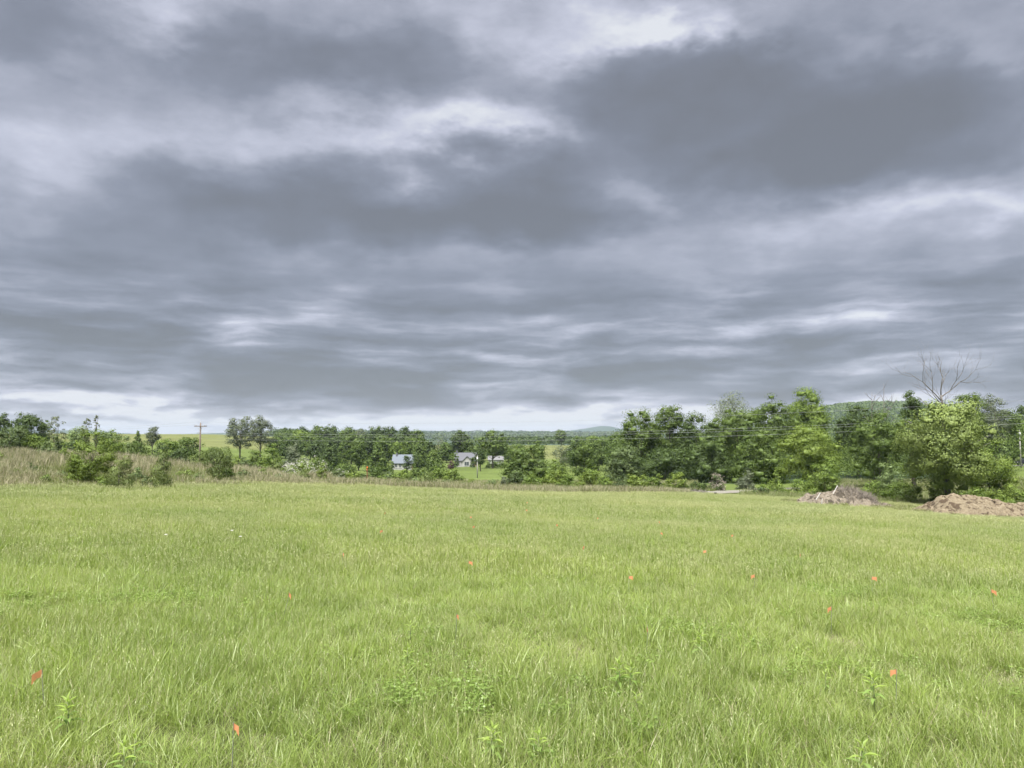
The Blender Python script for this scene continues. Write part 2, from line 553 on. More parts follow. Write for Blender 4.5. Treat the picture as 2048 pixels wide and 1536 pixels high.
def field_edge(x, y):
    px = 1024 + FPX * np.asarray(x) / np.maximum(np.asarray(y), 0.5)
    return np.interp(px, E_PX, E_Y)


azs = np.unique(np.concatenate([np.arange(-180, -66, 6.0), np.arange(-66, 66.01, 0.66), np.arange(66, 180, 6.0)]))
rad = np.concatenate([[0.02], np.geomspace(0.8, 10500, 180)])
nA, nR = len(azs), len(rad)
AA, RR = np.meshgrid(np.radians(azs), rad)
gx, gy = RR * np.sin(AA), RR * np.cos(AA)
gz = Hz(gx, gy)
verts = np.stack([gx, gy, gz], -1).reshape(-1, 3)
ii, jj = np.meshgrid(np.arange(nR - 1), np.arange(nA), indexing='ij')
j2 = (jj + 1) % nA
faces = np.stack([ii * nA + jj, ii * nA + j2, (ii + 1) * nA + j2, (ii + 1) * nA + jj], -1).reshape(-1, 4)
c0 = len(verts)
verts = np.vstack([verts, [[0, 0, float(Hz(0, 0))]]])

# ground cover colour by land use (field, brush, lawns, pasture, woods)
gxx, gyy = verts[:, 0], verts[:, 1]
rr = np.hypot(gxx, gyy); gpx = 1024 + FPX * gxx / np.maximum(gyy, 0.5)
gpx = np.where(gyy <= 0, np.where(gxx < 0, -900, 2900), gpx)
colr = np.zeros((len(verts), 4), np.float32); colr[:, 3] = 1
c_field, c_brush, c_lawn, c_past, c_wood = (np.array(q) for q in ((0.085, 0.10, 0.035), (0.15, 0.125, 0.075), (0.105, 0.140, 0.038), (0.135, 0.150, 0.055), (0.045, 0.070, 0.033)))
edge_v = field_edge(gxx, gyy)
base = np.tile(c_lawn, (len(verts), 1))
inb = (gyy > edge_v) & (rr < 130) & (gpx < 1350)
base[inb] = c_brush
base[(gyy <= edge_v) & (rr < 130)] = c_field
past = (rr > 420) & (rr < 1250)
base[past] = c_past
base[rr > 1250] = c_wood
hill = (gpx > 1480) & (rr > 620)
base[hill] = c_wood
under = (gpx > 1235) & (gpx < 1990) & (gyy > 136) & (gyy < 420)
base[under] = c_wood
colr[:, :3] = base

M_GROUND, N = new_mat('ground_cover')
geo = N.n('ShaderNodeNewGeometry')
at_n = N.n('ShaderNodeAttribute'); at_n.attribute_name = 'cover'
n1 = N.noise(geo.outputs['Position'], 0.035, 6, 0.65)
n2 = N.noise(geo.outputs['Position'], 1.4, 5, 0.65)
f1 = N.maprange(n1, 0.3, 0.7, 0.78, 1.22, smooth=False)
f2 = N.maprange(n2, 0.3, 0.7, 0.72, 1.28, smooth=False)
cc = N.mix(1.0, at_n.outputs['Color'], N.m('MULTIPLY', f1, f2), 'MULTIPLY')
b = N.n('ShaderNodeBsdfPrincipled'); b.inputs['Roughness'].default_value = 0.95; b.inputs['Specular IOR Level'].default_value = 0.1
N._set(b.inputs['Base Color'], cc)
bp = N.n('ShaderNodeBump'); bp.inputs['Strength'].default_value = 0.5; bp.inputs['Distance'].default_value = 0.2
N._set(bp.inputs['Height'], n2); N.t.links.new(bp.outputs[0], b.inputs['Normal'])
o_ = N.n('ShaderNodeOutputMaterial'); N.t.links.new(b.outputs[0], o_.inputs[0])
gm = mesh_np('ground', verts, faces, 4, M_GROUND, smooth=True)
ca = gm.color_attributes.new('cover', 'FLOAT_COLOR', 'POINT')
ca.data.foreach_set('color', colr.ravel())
go = link('ground', gm); tag(go, 'hillside land falling away to a valley and far hills', 'ground', kind='structure')

# ------------------------------------------------------------------ gravel drive, road beyond the trees
M_GRAVEL = simple_mat('gravel', (0.205, 0.195, 0.165), 0.95, var=0.25, scale=5)
M_ASPHALT = simple_mat('old_asphalt', (0.22, 0.215, 0.21), 0.9, var=0.15, scale=1.5)


def ribbon(name, pts, width, mat, off=0.05):
    P = []
    for i in range(len(pts) - 1):
        a, b_ = np.array(pts[i][:2]), np.array(pts[i + 1][:2])
        n = max(2, int(np.linalg.norm(b_ - a) / 1.0))
        for k in range(n):
            P.append(a + (b_ - a) * k / n)
    P.append(np.array(pts[-1][:2])); P = np.array(P)
    for _ in range(12):
        P[1:-1] = (P[:-2] + 2 * P[1:-1] + P[2:]) / 4
    t = np.gradient(P, axis=0); t /= np.linalg.norm(t, axis=1)[:, None]
    nrm = np.stack([-t[:, 1], t[:, 0]], 1)
    K_ = 7
    vs = []
    for i in range(len(P)):
        wv = width * (1 + 0.12 * math.sin(i * 0.7) + 0.08 * math.sin(i * 1.9))
        for k in range(K_):
            q = P[i] + nrm[i] * wv * (k / (K_ - 1) - 0.5)
            crown = 0.04 * (1 - (2 * k / (K_ - 1) - 1) ** 2)
            vs.append((q[0], q[1], float(Hz(q[0], q[1])) + off + crown))
    fs = [(i * K_ + k, i * K_ + k + 1, (i + 1) * K_ + k + 1, (i + 1) * K_ + k) for i in range(len(P) - 1) for k in range(K_ - 1)]
    o = link(name, mesh_np(name, vs, fs, 4, mat, smooth=True))
    return tag(o, None, None, kind='structure')


dr = ribbon('gravel_drive', [ground(1362, 93), ground(1400, 95), ground(1450, 99), ground(1510, 107), ground(1600, 118)], 4.2, M_GRAVEL, 0.10)
dr['label'] = 'pale gravel drive beyond the edge of the meadow'
rd = ribbon('road', [ground(1940, 212), ground(2010, 206), ground(2060, 202), ground(2300, 190)], 5.0, M_ASPHALT, 0.12)
rd['label'] = 'grey road seen at the edge behind the vine-covered tree'

# ------------------------------------------------------------------ foliage generators


def unit(a):
    return a / (np.linalg.norm(a, axis=-1, keepdims=True) + 1e-9)


def leaf_cards(P, Nrm, L, Wd, rng, T=None):
    """diamond leaves with a slight fold -> verts, faces (quads)"""
    n = len(P)
    if T is None:
        T = unit(np.cross(Nrm, rng.normal(size=(n, 3))))
    B = unit(np.cross(Nrm, T))
    L = L[:, None]; Wd = Wd[:, None]
    v = np.stack([P + T * L, P + B * Wd + T * L * 0.1, P - T * L, P - B * Wd + T * L * 0.1], 1).reshape(-1, 3)
    f = np.arange(n * 4).reshape(-1, 4)
    return v, f


def crown_clumps(rng, w, h, kind, n):
    """clump centres in a crown of width w, height h, base at z=0"""
    d = unit(rng.normal(size=(n, 3)))
    rr_ = rng.random(n) ** 0.30
    rr_ = np.where(rng.random(n) < 0.10, 1.08, rr_)
    if kind in ('round', 'open', 'oval'):
        p = d * rr_[:, None] * 0.84
        p = np.stack([p[:, 0] * w / 2, p[:, 1] * w / 2, (p[:, 2] * 0.5 + 0.5) * h], 1)
        # asymmetric lobes
        ang = np.arctan2(p[:, 1], p[:, 0]); ph = rng.random(3) * 6.28
        s = 1 + 0.15 * np.sin(2 * ang + ph[0]) + 0.13 * np.sin(3 * ang + ph[1]) + 0.08 * np.sin(5 * ang + ph[2])
        p[:, :2] *= s[:, None]
    elif kind == 'dome':
        p = d * rr_[:, None] * 0.88
        z = np.abs(p[:, 2])
        p = np.stack([p[:, 0] * w / 2, p[:, 1] * w / 2, z * h], 1)
    elif kind == 'cone':
        t = ((np.arange(n) + rng.random(n)) / n) ** 1.15
        a = rng.random(n) * 6.283
        q = w / 2 * (1 - t) ** 0.75 * (rng.random(n) ** 0.40) * 0.9
        p = np.stack([q * np.cos(a), q * np.sin(a), 0.03 * h + t * 0.93 * h], 1)
    elif kind == 'column':
        t = rng.random(n); a = rng.random(n) * 6.283
        q = w / 2 * np.sin(np.clip(t * 0.9 + 0.1, 0, 1) * math.pi) ** 0.55 * rng.random(n) ** 0.5
        p = np.stack([q * np.cos(a), q * np.sin(a), t * h], 1)
    return p


CS_V = np.array([(x, y, z) for x in (-1, 1) for y in (-1, 1) for z in (-1, 1)], float) / 3 ** 0.5
CS_F = np.array([(0, 1, 3, 2), (4, 6, 7, 5), (0, 4, 5, 1), (2, 3, 7, 6), (0, 2, 6, 4), (1, 5, 7, 3)])


def clump_cores(rng, C, rc, k=0.66):
    """the dense leafy inside of every bough, a rough ball per clump"""
    n = len(C)
    jit = rng.uniform(0.55, 1.25, (n, len(CS_V), 1))
    v = C[:, None, :] + CS_V[None] * jit * (rc * k)[:, None, None] * np.array([1.05, 1.05, 0.8])
    f = CS_F[None] + (np.arange(n) * len(CS_V))[:, None, None]
    nn = np.repeat(CS_V[None], n, axis=0) + rng.normal(size=(n, len(CS_V), 3)) * 0.25
    return v.reshape(-1, 3), f.reshape(-1, 4), unit(nn).reshape(-1, 3)


def crown_mesh(rng, w, h, kind, n_clump, n_leaf, leaf, mat, spray=0.0, clump_r=0.17, dens_low=1.0, core=0.66):
    C = crown_clumps(rng, w, h, kind, n_clump)
    s = min(w, h * 1.3)
    rc = s * clump_r * rng.uniform(0.65, 1.3, n_clump)
    if kind in ('cone',):
        rc *= np.clip(1.2 - C[:, 2] / h * 0.75, 0.4, 1.2)
    pr = rc ** 2 * np.where(C[:, 2] < 0.3 * h, dens_low, 1.0)
    idx = rng.choice(n_clump, n_leaf, p=pr / pr.sum())
    d = unit(rng.normal(size=(n_leaf, 3)) + np.array([0, 0, 0.28]))
    q = rng.random(n_leaf) ** 0.45
    P = C[idx] + d * (rc[idx] * (0.38 + 0.74 * q))[:, None] * np.array([1.10, 1.10, 0.80])
    P[:, 2] = np.maximum(P[:, 2], 0.02 * h)
    Nn = unit(d * 1.25 + rng.normal(size=(n_leaf, 3)) * 0.38 + np.array([0, 0, 0.15]))
    L = leaf * rng.uniform(0.6, 1.35, n_leaf)
    Wd = L * rng.uniform(0.45, 0.8, n_leaf)
    Tn = None
    if spray > 0:
        out = P - np.array([0, 0, 0.35 * h]); out[:, 2] *= 0.4
        Tn = unit(unit(out) + np.array([0, 0, 1.1]) + rng.normal(size=(n_leaf, 3)) * 0.45)
        Nn = unit(np.cross(Tn, rng.normal(size=(n_leaf, 3))))
        L = L * 1.7
        Wd = L * 0.20 * spray
    v, f = leaf_cards(P, Nn, L, Wd, rng, Tn)
    body = P - np.array([0, 0, 0.4 * h]); body[:, 2] *= w / max(h, 0.1)
    Sn = unit(d * 0.80 + unit(body) * 0.45 + rng.normal(size=(n_leaf, 3)) * 0.36)     # leaves of one bough catch the light together
    flip = np.sign((Sn * np.cross(v.reshape(-1, 4, 3)[:, 1] - v.reshape(-1, 4, 3)[:, 0], v.reshape(-1, 4, 3)[:, 2] - v.reshape(-1, 4, 3)[:, 0])).sum(1))
    f[flip < 0] = f[flip < 0][:, ::-1]
    sn = np.repeat(Sn, 4, axis=0)
    if core > 0:
        cv, cf, cn = clump_cores(rng, C, rc, core)
        cv[:, 2] = np.maximum(cv[:, 2], 0.0)
        f = np.concatenate([f, cf + len(v)]); v = np.concatenate([v, cv]); sn = np.concatenate([sn, cn])
    return v, f, C, rc, sn


def trunk_mesh(rng, name, h_trunk, r0, top, targets, mat, forks=9, stem_n=1, spread=0.0):
    """tapered trunk from the ground to `top` height with limbs reaching towards clumps"""
    m = MB()
    for s in range(stem_n):
        lean = rng.normal(size=2) * (0.02 * top + spread)
        pts = [np.array([0, 0, -0.3])]
        for k in range(1, 6):
            t = k / 5
            pts.append(np.array([lean[0] * t + 0.012 * top * math.sin(3 * t + s), lean[1] * t + 0.012 * top * math.cos(2.3 * t + s), top * t]))
        r = [r0 * 1.35, r0, r0 * 0.82, r0 * 0.62, r0 * 0.4, r0 * 0.14]
        m.tube(pts, r, 7)
    if len(targets):
        sel = rng.choice(len(targets), min(forks, len(targets)), replace=False)
        for i in sel:
            tg = targets[i]
            z0 = min(max(h_trunk * rng.uniform(0.75, 1.1), tg[2] * rng.uniform(0.35, 0.6)), top * 0.9)
            a = np.array([lean[0] * z0 / top, lean[1] * z0 / top, z0])
            mid = a * 0.45 + tg * 0.55 + np.array([0, 0, -0.06 * np.linalg.norm(tg - a)])
            rb = r0 * 0.42 * (1 - 0.5 * z0 / top)
            m.tube([a, mid, tg], [rb, rb * 0.6, rb * 0.18], 5)
    return m.mesh(name, mat, smooth=True)


RS = np.random.default_rng(2024)


def make_tree(name, label, cat, kind, pal, pxc, pxw, ytop, Y, clear=0.12, leaf=None, dens=1.0, group=None, trunk_px=None,
              stems=1, spray=0.0, clump_r=0.145, n_clump=None, blossom=None, bark=None, lean=None, dens_low=1.0, leaf_cap=26000):
    """a tree or bush whose top reaches ytop in the column pxc at depth Y; its foot stands on the ground there"""
    seed = int(abs(hash((round(pxc), round(ytop), round(Y), kind, pal)))) % (2 ** 31) if False else int(pxc * 7919 + ytop * 104729 + Y * 31) % (2 ** 31)
    rng = np.random.default_rng(seed)
    base = ground(pxc, Y)
    top = at(pxc, ytop, Y)[2]
    h = max(top - base[2], 0.35)
    w = pxw / FPX * Y
    t = thing(name, label, cat, base, rng.random() * 6.28, group)
    cb = clear * h
    hc = h - cb
    lf = leaf if leaf else max(2.1 * Y / FPX * 0.55, 0.035)
    area = (w * hc) / (lf * lf * 1.2)
    n_leaf = int(np.clip(area * 2.4 * dens, 350, leaf_cap))
    ncl = n_clump or int(np.clip(46 + w * hc * 0.70, 44, 140))
    v, f, C, rc, sn = crown_mesh(rng, w * 0.98, hc * (0.98 if kind == 'dome' else 1.03), kind, ncl, n_leaf, lf, None, spray, clump_r, dens_low, 0.0 if dens < 0.6 or (spray > 0) else (0.40 if kind == 'open' else 0.52))
    v = v + np.array([0, 0, cb])
    a_ = t.rotation_euler[2]
    cr = link('crown', mesh_np('crown', v, f, 4, PAL[pal], normals=sn), t)
    C2 = C + np.array([0, 0, cb])
    r0 = max(0.018 * h * (1.0 if kind not in ('dome', 'cone') else 0.8), 0.02)
    top_t = cb + hc * (0.72 if kind != 'dome' else 0.6)
    tm = trunk_mesh(rng, 'trunk', max(cb, 0.12 * h), r0, top_t, C2, bark or M_BARK, forks=12, stem_n=stems, spread=0.1 * w if stems > 1 else 0)
    link('trunk', tm, t)
    if blossom:
        n = int(n_leaf * blossom[1])
        idx = rng.choice(len(C), n, p=rc ** 2 / (rc ** 2).sum())
        grp = rng.integers(0, 40, n)
        off = unit(rng.normal(size=(40 * len(C), 3)) + np.array([0, 0, 0.5]))
        d = off[idx * 40 + grp]
        P = C[idx] + d * (rc[idx] * 1.1)[:, None] + rng.normal(size=(n, 3)) * lf * 1.2 + np.array([0, 0, cb])
        v2, f2 = leaf_cards(P, unit(rng.normal(size=(n, 3)) + np.array([0, -0.5, 0.8])), np.full(n, lf * 0.9) * rng.uniform(0.7, 1.2, n), np.full(n, lf * 0.8), rng)
        link('blossom', mesh_np('blossom', v2, f2, 4, blossom[0]), t)
    return t


TREES = [
    # ---- far left, beyond the brush
    dict(name='broadleaf_tree', kind='round', pal='dark', pxc=2, pxw=34, ytop=812, Y=190, clear=0.1, label='dark tree cut by the photo edge, leftmost of the trees above the brush'),
    dict(name='broadleaf_tree', kind='round', pal='dark', pxc=50, pxw=72, ytop=822, Y=210, clear=0.1, label='wide dark round tree rising above the dry brush, beside the leftmost tree'),
    dict(name='broadleaf_tree', kind='round', pal='mid', pxc=92, pxw=32, ytop=839, Y=215, label='small mid green tree beside the wide dark round tree'),
    dict(name='young_tree', kind='column', pal='pale', pxc=116, pxw=36, ytop=834, Y=105, dens=0.45, clear=0.3, clump_r=0.11, n_clump=46, label='thin pale young tree standing over the brush between dark tree and saplings'),
    dict(name='sapling', kind='column', pal='pale', pxc=174, pxw=22, ytop=838, Y=95, dens=0.4, clear=0.35, clump_r=0.10, n_clump=44, label='shorter of two spindly saplings above the leafy shrub', group='spindly saplings'),
    dict(name='sapling', kind='column', pal='pale', pxc=194, pxw=13, ytop=831, Y=95, dens=0.55, clear=0.35, clump_r=0.13, n_clump=44, label='taller thinner one of two spindly saplings above the leafy shrub', group='spindly saplings'),
    dict(name='broadleaf_tree', kind='round', pal='sage', pxc=160, pxw=52, ytop=855, Y=170, label='low pale green tree behind the two saplings'),
    dict(name='broadleaf_tree', kind='round', pal='sage', pxc=218, pxw=44, ytop=855, Y=170, label='low pale green tree just beyond the taller sapling'),
    dict(name='broadleaf_tree', kind='open', pal='grey', pxc=307, pxw=30, ytop=853, Y=290, clear=0.25, label='small hazy grey green tree on the skyline before the pasture'),
    dict(name='broadleaf_tree', kind='cone', pal='mid', pxc=277, pxw=26, ytop=861, Y=260, label='small pointed tree on the skyline beside the grey green one'),
    dict(name='broadleaf_tree', kind='round', pal='mid', pxc=375, pxw=58, ytop=872, Y=180, label='low dark green tree just before the crossarm power pole'),
    dict(name='broadleaf_tree', kind='round', pal='fresh', pxc=338, pxw=44, ytop=876, Y=170, label='low fresh green tree two steps before the crossarm power pole'),
    # ---- pair on the pasture
    dict(name='shade_tree', kind='open', pal='grey', pxc=482, pxw=58, ytop=834, Y=300, clear=0.22, dens=1.0, clump_r=0.13, n_clump=58, label='larger of the two open crowned trees alone on the pasture', group='pair of trees on the pasture'),
    dict(name='shade_tree', kind='open', pal='grey', pxc=522, pxw=56, ytop=833, Y=300, clear=0.26, dens=0.95, clump_r=0.13, n_clump=52, label='thinner crowned right one of the two trees alone on the pasture', group='pair of trees on the pasture'),
    # ---- hazy row behind the houses
    dict(name='valley_tree', kind='round', pal='dark', pxc=572, pxw=36, ytop=856, Y=620, label='far dark tree at the start of the hazy row past the pasture pair'),
    dict(name='valley_tree', kind='round', pal='dark', pxc=601, pxw=34, ytop=854, Y=600, label='second far tree of the hazy row past the pasture pair'),
    dict(name='valley_tree', kind='round', pal='fresh', pxc=601, pxw=50, ytop=861, Y=400, label='bright round tree before the hazy row, past the pasture pair'),
    dict(name='valley_tree', kind='round', pal='mid', pxc=638, pxw=40, ytop=852, Y=470, label='tree in the hazy row behind the conical dark tree'),
    dict(name='valley_tree', kind='round', pal='dark', pxc=662, pxw=32, ytop=848, Y=470, clear=0.2, label='tall narrow tree sticking out of the hazy row'),
    dict(name='valley_tree', kind='round', pal='mid', pxc=697, pxw=46, ytop=855, Y=480, label='mid green tree of the hazy row, next after its tall narrow tree'),
    dict(name='valley_tree', kind='open', pal='pale', pxc=724, pxw=26, ytop=855, Y=480, label='small pale tree of the hazy row'),
    dict(name='valley_tree', kind='round', pal='dark', pxc=752, pxw=44, ytop=851, Y=450, clear=0.15, label='dark tree in the hazy row, above the leafy maples'),
    dict(name='valley_tree', kind='round', pal='dark', pxc=778, pxw=34, ytop=850, Y=450, clear=0.15, label='dark tree with high top in the hazy row beside a notch'),
    dict(name='valley_tree', kind='round', pal='dark', pxc=812, pxw=40, ytop=852, Y=440, clear=0.15, label='dark tree over the blue roofed house in the hazy row'),
    dict(name='valley_tree', kind='round', pal='mid', pxc=838, pxw=38, ytop=860, Y=440, label='last lower tree of the hazy row where the blue hills begin'),
    dict(name='valley_tree', kind='round', pal='mid', pxc=790, pxw=70, ytop=874, Y=380, label='broad mid green tree just behind the blue roofed house'),
    dict(name='valley_tree', kind='round', pal='mid', pxc=722, pxw=60, ytop=872, Y=400, label='broad tree in the hollow behind the leafy maples'),
    # ---- dark trees around the left house
    dict(name='maple_tree', kind='cone', pal='dark', pxc=658, pxw=66, ytop=879, Y=235, clear=0.04, clump_r=0.16, label='conical dark tree over the white flowering shrub'),
    dict(name='maple_tree', kind='cone', pal='mid', pxc=684, pxw=40, ytop=886, Y=245, clear=0.04, clump_r=0.16, label='lower conical tree leaning on the conical dark tree'),
    dict(name='maple_tree', kind='oval', pal='mid', pxc=719, pxw=38, ytop=879, Y=270, clear=0.05, label='upright oval tree behind the orange tipped post'),
    dict(name='maple_tree', kind='cone', pal='mid', pxc=757, pxw=58, ytop=886, Y=250, clear=0.04, clump_r=0.16, label='bushy conical tree before the blue roofed house, beside the post'),
    dict(name='maple_tree', kind='oval', pal='fresh', pxc=797, pxw=36, ytop=882, Y=320, clear=0.05, label='fresh green upright tree right behind the blue roof'),
    dict(name='maple_tree', kind='cone', pal='mid', pxc=842, pxw=46, ytop=872, Y=300, clear=0.05, clump_r=0.16, label='tall conical tree between the two houses, farther one'),
    dict(name='maple_tree', kind='cone', pal='mid', pxc=868, pxw=58, ytop=900, Y=240, clear=0.04, clump_r=0.16, label='bushy conical tree between the two houses, nearer one'),
    dict(name='cedar_tree', kind='column', pal='dark', pxc=815, pxw=18, ytop=911, Y=262, clear=0.03, label='slim dark cedar before the blue roofed house'),
    dict(name='cedar_tree', kind='column', pal='dark', pxc=836, pxw=15, ytop=906, Y=262, clear=0.03, label='slimmer dark cedar at the end of the blue roofed house'),
    dict(name='shrub', kind='dome', pal='sage', pxc=783, pxw=15, ytop=917, Y=270, clear=0.02, label='small grey green shrub at the corner of the blue roofed house'),
    dict(name='vase_tree', kind='open', pal='olive', pxc=880, pxw=40, ytop=866, Y=400, clear=0.3, dens=0.25, stems=3, label='sparse vase shaped tree with bare limbs between the houses'),
    dict(name='shade_tree', kind='round', pal='dark', pxc=921, pxw=46, ytop=860, Y=370, clear=0.2, label='tall dark tree rising behind the gabled house'),
    dict(name='shade_tree', kind='round', pal='mid', pxc=943, pxw=30, ytop=873, Y=360, clear=0.15, label='mid tree behind the gabled house roof'),
    dict(name='shade_tree', kind='round', pal='mid', pxc=986, pxw=66, ytop=862, Y=300, clear=0.24, label='large shade tree on the lawn beside the gabled house'),
    dict(name='cedar_tree', kind='oval', pal='dark', pxc=961, pxw=26, ytop=893, Y=270, clear=0.14, label='compact dark tree on the lawn behind the slim utility pole'),
    dict(name='copper_bush', kind='dome', pal='brown', pxc=902, pxw=15, ytop=919, Y=300, clear=0.02, label='copper leaved bush at the corner of the gabled house'),
    dict(name='shrub', kind='dome', pal='mid', pxc=912, pxw=14, ytop=904, Y=316, clear=0.05, label='dark shrub against the end wall of the gabled house'),
    dict(name='shrub', kind='dome', pal='mid', pxc=946, pxw=13, ytop=911, Y=312, clear=0.05, label='dark shrub right of the window of the gabled house'),
    dict(name='broadleaf_tree', kind='round', pal='sage', pxc=1018, pxw=30, ytop=888, Y=330, label='pale tree behind the lawn, past the large shade tree'),
    # ---- centre thicket
    dict(name='broadleaf_tree', kind='dome', pal='mid', pxc=1057, pxw=112, ytop=884, Y=150, clear=0.02, label='wide rounded tree closing the lawn, mid green, dark below'),
    dict(name='broadleaf_tree', kind='oval', pal='mid', pxc=1078, pxw=24, ytop=876, Y=260, label='small tree top showing over the wide rounded tree'),
    dict(name='broadleaf_tree', kind='dome', pal='fresh', pxc=1112, pxw=62, ytop=917, Y=128, clear=0.02, label='low fresh green tree before the wide rounded tree'),
    dict(name='broadleaf_tree', kind='open', pal='grey', pxc=1122, pxw=46, ytop=888, Y=210, dens=0.5, label='greyish loose tree against the pale pasture hump'),
    dict(name='broadleaf_tree', kind='round', pal='mid', pxc=1168, pxw=62, ytop=884, Y=170, clear=0.04, label='uneven green tree between the pasture hump and the round dark tree'),
    dict(name='broadleaf_tree', kind='dome', pal='fresh', pxc=1180, pxw=44, ytop=925, Y=125, clear=0.02, label='low bright tree under the uneven green tree'),
    dict(name='broadleaf_tree', kind='dome', pal='olive', pxc=1248, pxw=88, ytop=886, Y=135, clear=0.02, label='round dark tree with a pale rim at the edge of the wood'),
    dict(name='valley_tree', kind='round', pal='mid', pxc=1122, pxw=28, ytop=859, Y=700, label='far tree standing out of the wooded ridge over the pasture hump'),
    dict(name='valley_tree', kind='round', pal='mid', pxc=1156, pxw=34, ytop=873, Y=620, label='far tree at the foot of the wooded ridge beyond the pasture hump'),
    dict(name='valley_tree', kind='round', pal='fresh', pxc=1186, pxw=34, ytop=870, Y=560, label='far pale tree beside the big wood, below the blue peak'),
    dict(name='valley_tree', kind='round', pal='mid', pxc=1214, pxw=34, ytop=872, Y=520, label='far tree touching the big wood below the blue peak'),
    # ---- the big wood on the right
    dict(name='tall_tree', kind='round', pal='mid', pxc=1282, pxw=98, ytop=818, Y=165, clear=0.1, dens=0.9, label='tall tree with ragged crown at the left end of the big wood'),
    dict(name='tall_tree', kind='oval', pal='mid', pxc=1338, pxw=72, ytop=804, Y=172, clear=0.1, label='tall narrow tree, highest at the left end of the big wood'),
    dict(name='tall_tree', kind='round', pal='dark', pxc=1392, pxw=88, ytop=829, Y=165, clear=0.06, label='dark tree in the dip of the big wood skyline'),
    dict(name='tall_tree', kind='open', pal='pale', pxc=1466, pxw=92, ytop=782, Y=195, clear=0.3, dens=0.55, label='tall thin greyish tree showing above the big wood'),
    dict(name='tall_tree', kind='round', pal='mid', pxc=1478, pxw=132, ytop=808, Y=150, clear=0.05, label='broad dark green tree in the middle of the big wood'),
    dict(name='tall_tree', kind='round', pal='mid', pxc=1545, pxw=96, ytop=792, Y=158, clear=0.05, label='high round tree beside the tallest bright crown of the big wood'),
    dict(name='tall_tree', kind='oval', pal='fresh', pxc=1612, pxw=100, ytop=774, Y=165, clear=0.08, label='tallest tree of the big wood, bright pointed crown'),
    dict(name='tall_tree', kind='dome', pal='dark', pxc=1330, pxw=140, ytop=880, Y=148, clear=0.0, label='low dark tree filling the left foot of the big wood'),
    dict(name='tall_tree', kind='dome', pal='dark', pxc=1420, pxw=130, ytop=868, Y=143, clear=0.0, label='low dark tree with hanging boughs at the big wood margin, above the brownish flowering bush'),
    dict(name='tall_tree', kind='dome', pal='mid', pxc=1520, pxw=130, ytop=855, Y=138, clear=0.0, label='spreading tree over the open meadow gap at the big wood margin'),
    dict(name='broadleaf_tree', kind='round', pal='lime', pxc=1622, pxw=132, ytop=850, Y=112, clear=0.06, label='lime green round tree standing before the big wood'),
    dict(name='broadleaf_tree', kind='dome', pal='fresh', pxc=1645, pxw=82, ytop=912, Y=96, clear=0.02, label='low bushy tree at the foot of the lime green tree'),
    dict(name='tall_tree', kind='round', pal='dark', pxc=1712, pxw=96, ytop=806, Y=170, clear=0.05, label='dark rounded tree behind, between lime green tree and dead topped tree'),
    dict(name='tall_tree', kind='oval', pal='mid', pxc=1756, pxw=116, ytop=818, Y=118, clear=0.03, label='dense dark green tree touching the dead topped tree'),
    dict(name='cedar_tree', kind='oval', pal='dark', pxc=1824, pxw=50, ytop=776, Y=120, clear=0.05, label='dark pointed cedar whose top shows beside the dead limbs'),
    dict(name='tall_tree', kind='round', pal='mid', pxc=1945, pxw=70, ytop=776, Y=125, clear=0.1, dens=0.8, label='tree behind the dead topped tree, showing over its right shoulder'),
    dict(name='tall_tree', kind='open', pal='grey', pxc=1985, pxw=62, ytop=785, Y=175, clear=0.2, label='hazy greyish tree behind the right shoulder of the dead topped tree'),
    dict(name='tall_tree', kind='round', pal='mid', pxc=2024, pxw=80, ytop=818, Y=215, clear=0.04, label='mid green tree by the road, left of the slim roadside pole'),
    dict(name='tall_tree', kind='round', pal='dark', pxc=2062, pxw=80, ytop=798, Y=232, clear=0.05, label='darker tree behind the slim roadside pole, cut by the photo edge'),
    dict(name='vine_covered_tree', kind='dome', pal='lime', pxc=1972, pxw=110, ytop=862, Y=88, clear=0.0, label='bright vine covered tree drooping beside the right dirt mound'),
    dict(name='shrub', kind='dome', pal='sage', pxc=1775, pxw=66, ytop=922, Y=92, clear=0.03, label='pale sage shrub before the dense dark green tree'),
    # ---- bushes along the far side of the field
    dict(name='bush', kind='dome', pal='lime', pxc=1350, pxw=46, ytop=937, Y=98, clear=0.02, label='bright yellow green bush standing clear of the hedge by the gravel drive'),
    dict(name='bush', kind='dome', pal='dark', pxc=1392, pxw=62, ytop=960, Y=104, clear=0.0, label='low dark bush between bright bush and dusty flowering bush'),
    dict(name='bush', kind='dome', pal='olive', pxc=1431, pxw=34, ytop=949, Y=104, clear=0.02, blossom=(M_DUSTBLOSSOM, 0.8), label='round brownish flowering bush behind the gravel drive'),
    dict(name='bush', kind='dome', pal='grey', pxc=1490, pxw=42, ytop=938, Y=108, clear=0.05, label='loose grey green bush in the open meadow gap'),
    dict(name='young_tree', kind='cone', pal='fresh', pxc=1549, pxw=24, ytop=934, Y=104, clear=0.05, label='small pointed young tree in the open meadow gap'),
    dict(name='bush', kind='dome', pal='fresh', pxc=1545, pxw=74, ytop=957, Y=95, clear=0.0, label='leafy bush at the left foot of the grey dirt mound'),
    dict(name='bush', kind='dome', pal='fresh', pxc=1600, pxw=62, ytop=957, Y=93, clear=0.0, label='leafy bush just behind the left end of the grey dirt mound'),
    dict(name='bush', kind='dome', pal='olive', pxc=1515, pxw=50, ytop=972, Y=93, clear=0.0, label='low straggling bush left of the leafy bush by the grey mound'),
    dict(name='bush', kind='dome', pal='fresh', pxc=1742, pxw=70, ytop=962, Y=88, clear=0.0, label='bramble behind the grey mound, left of two between the mounds'),
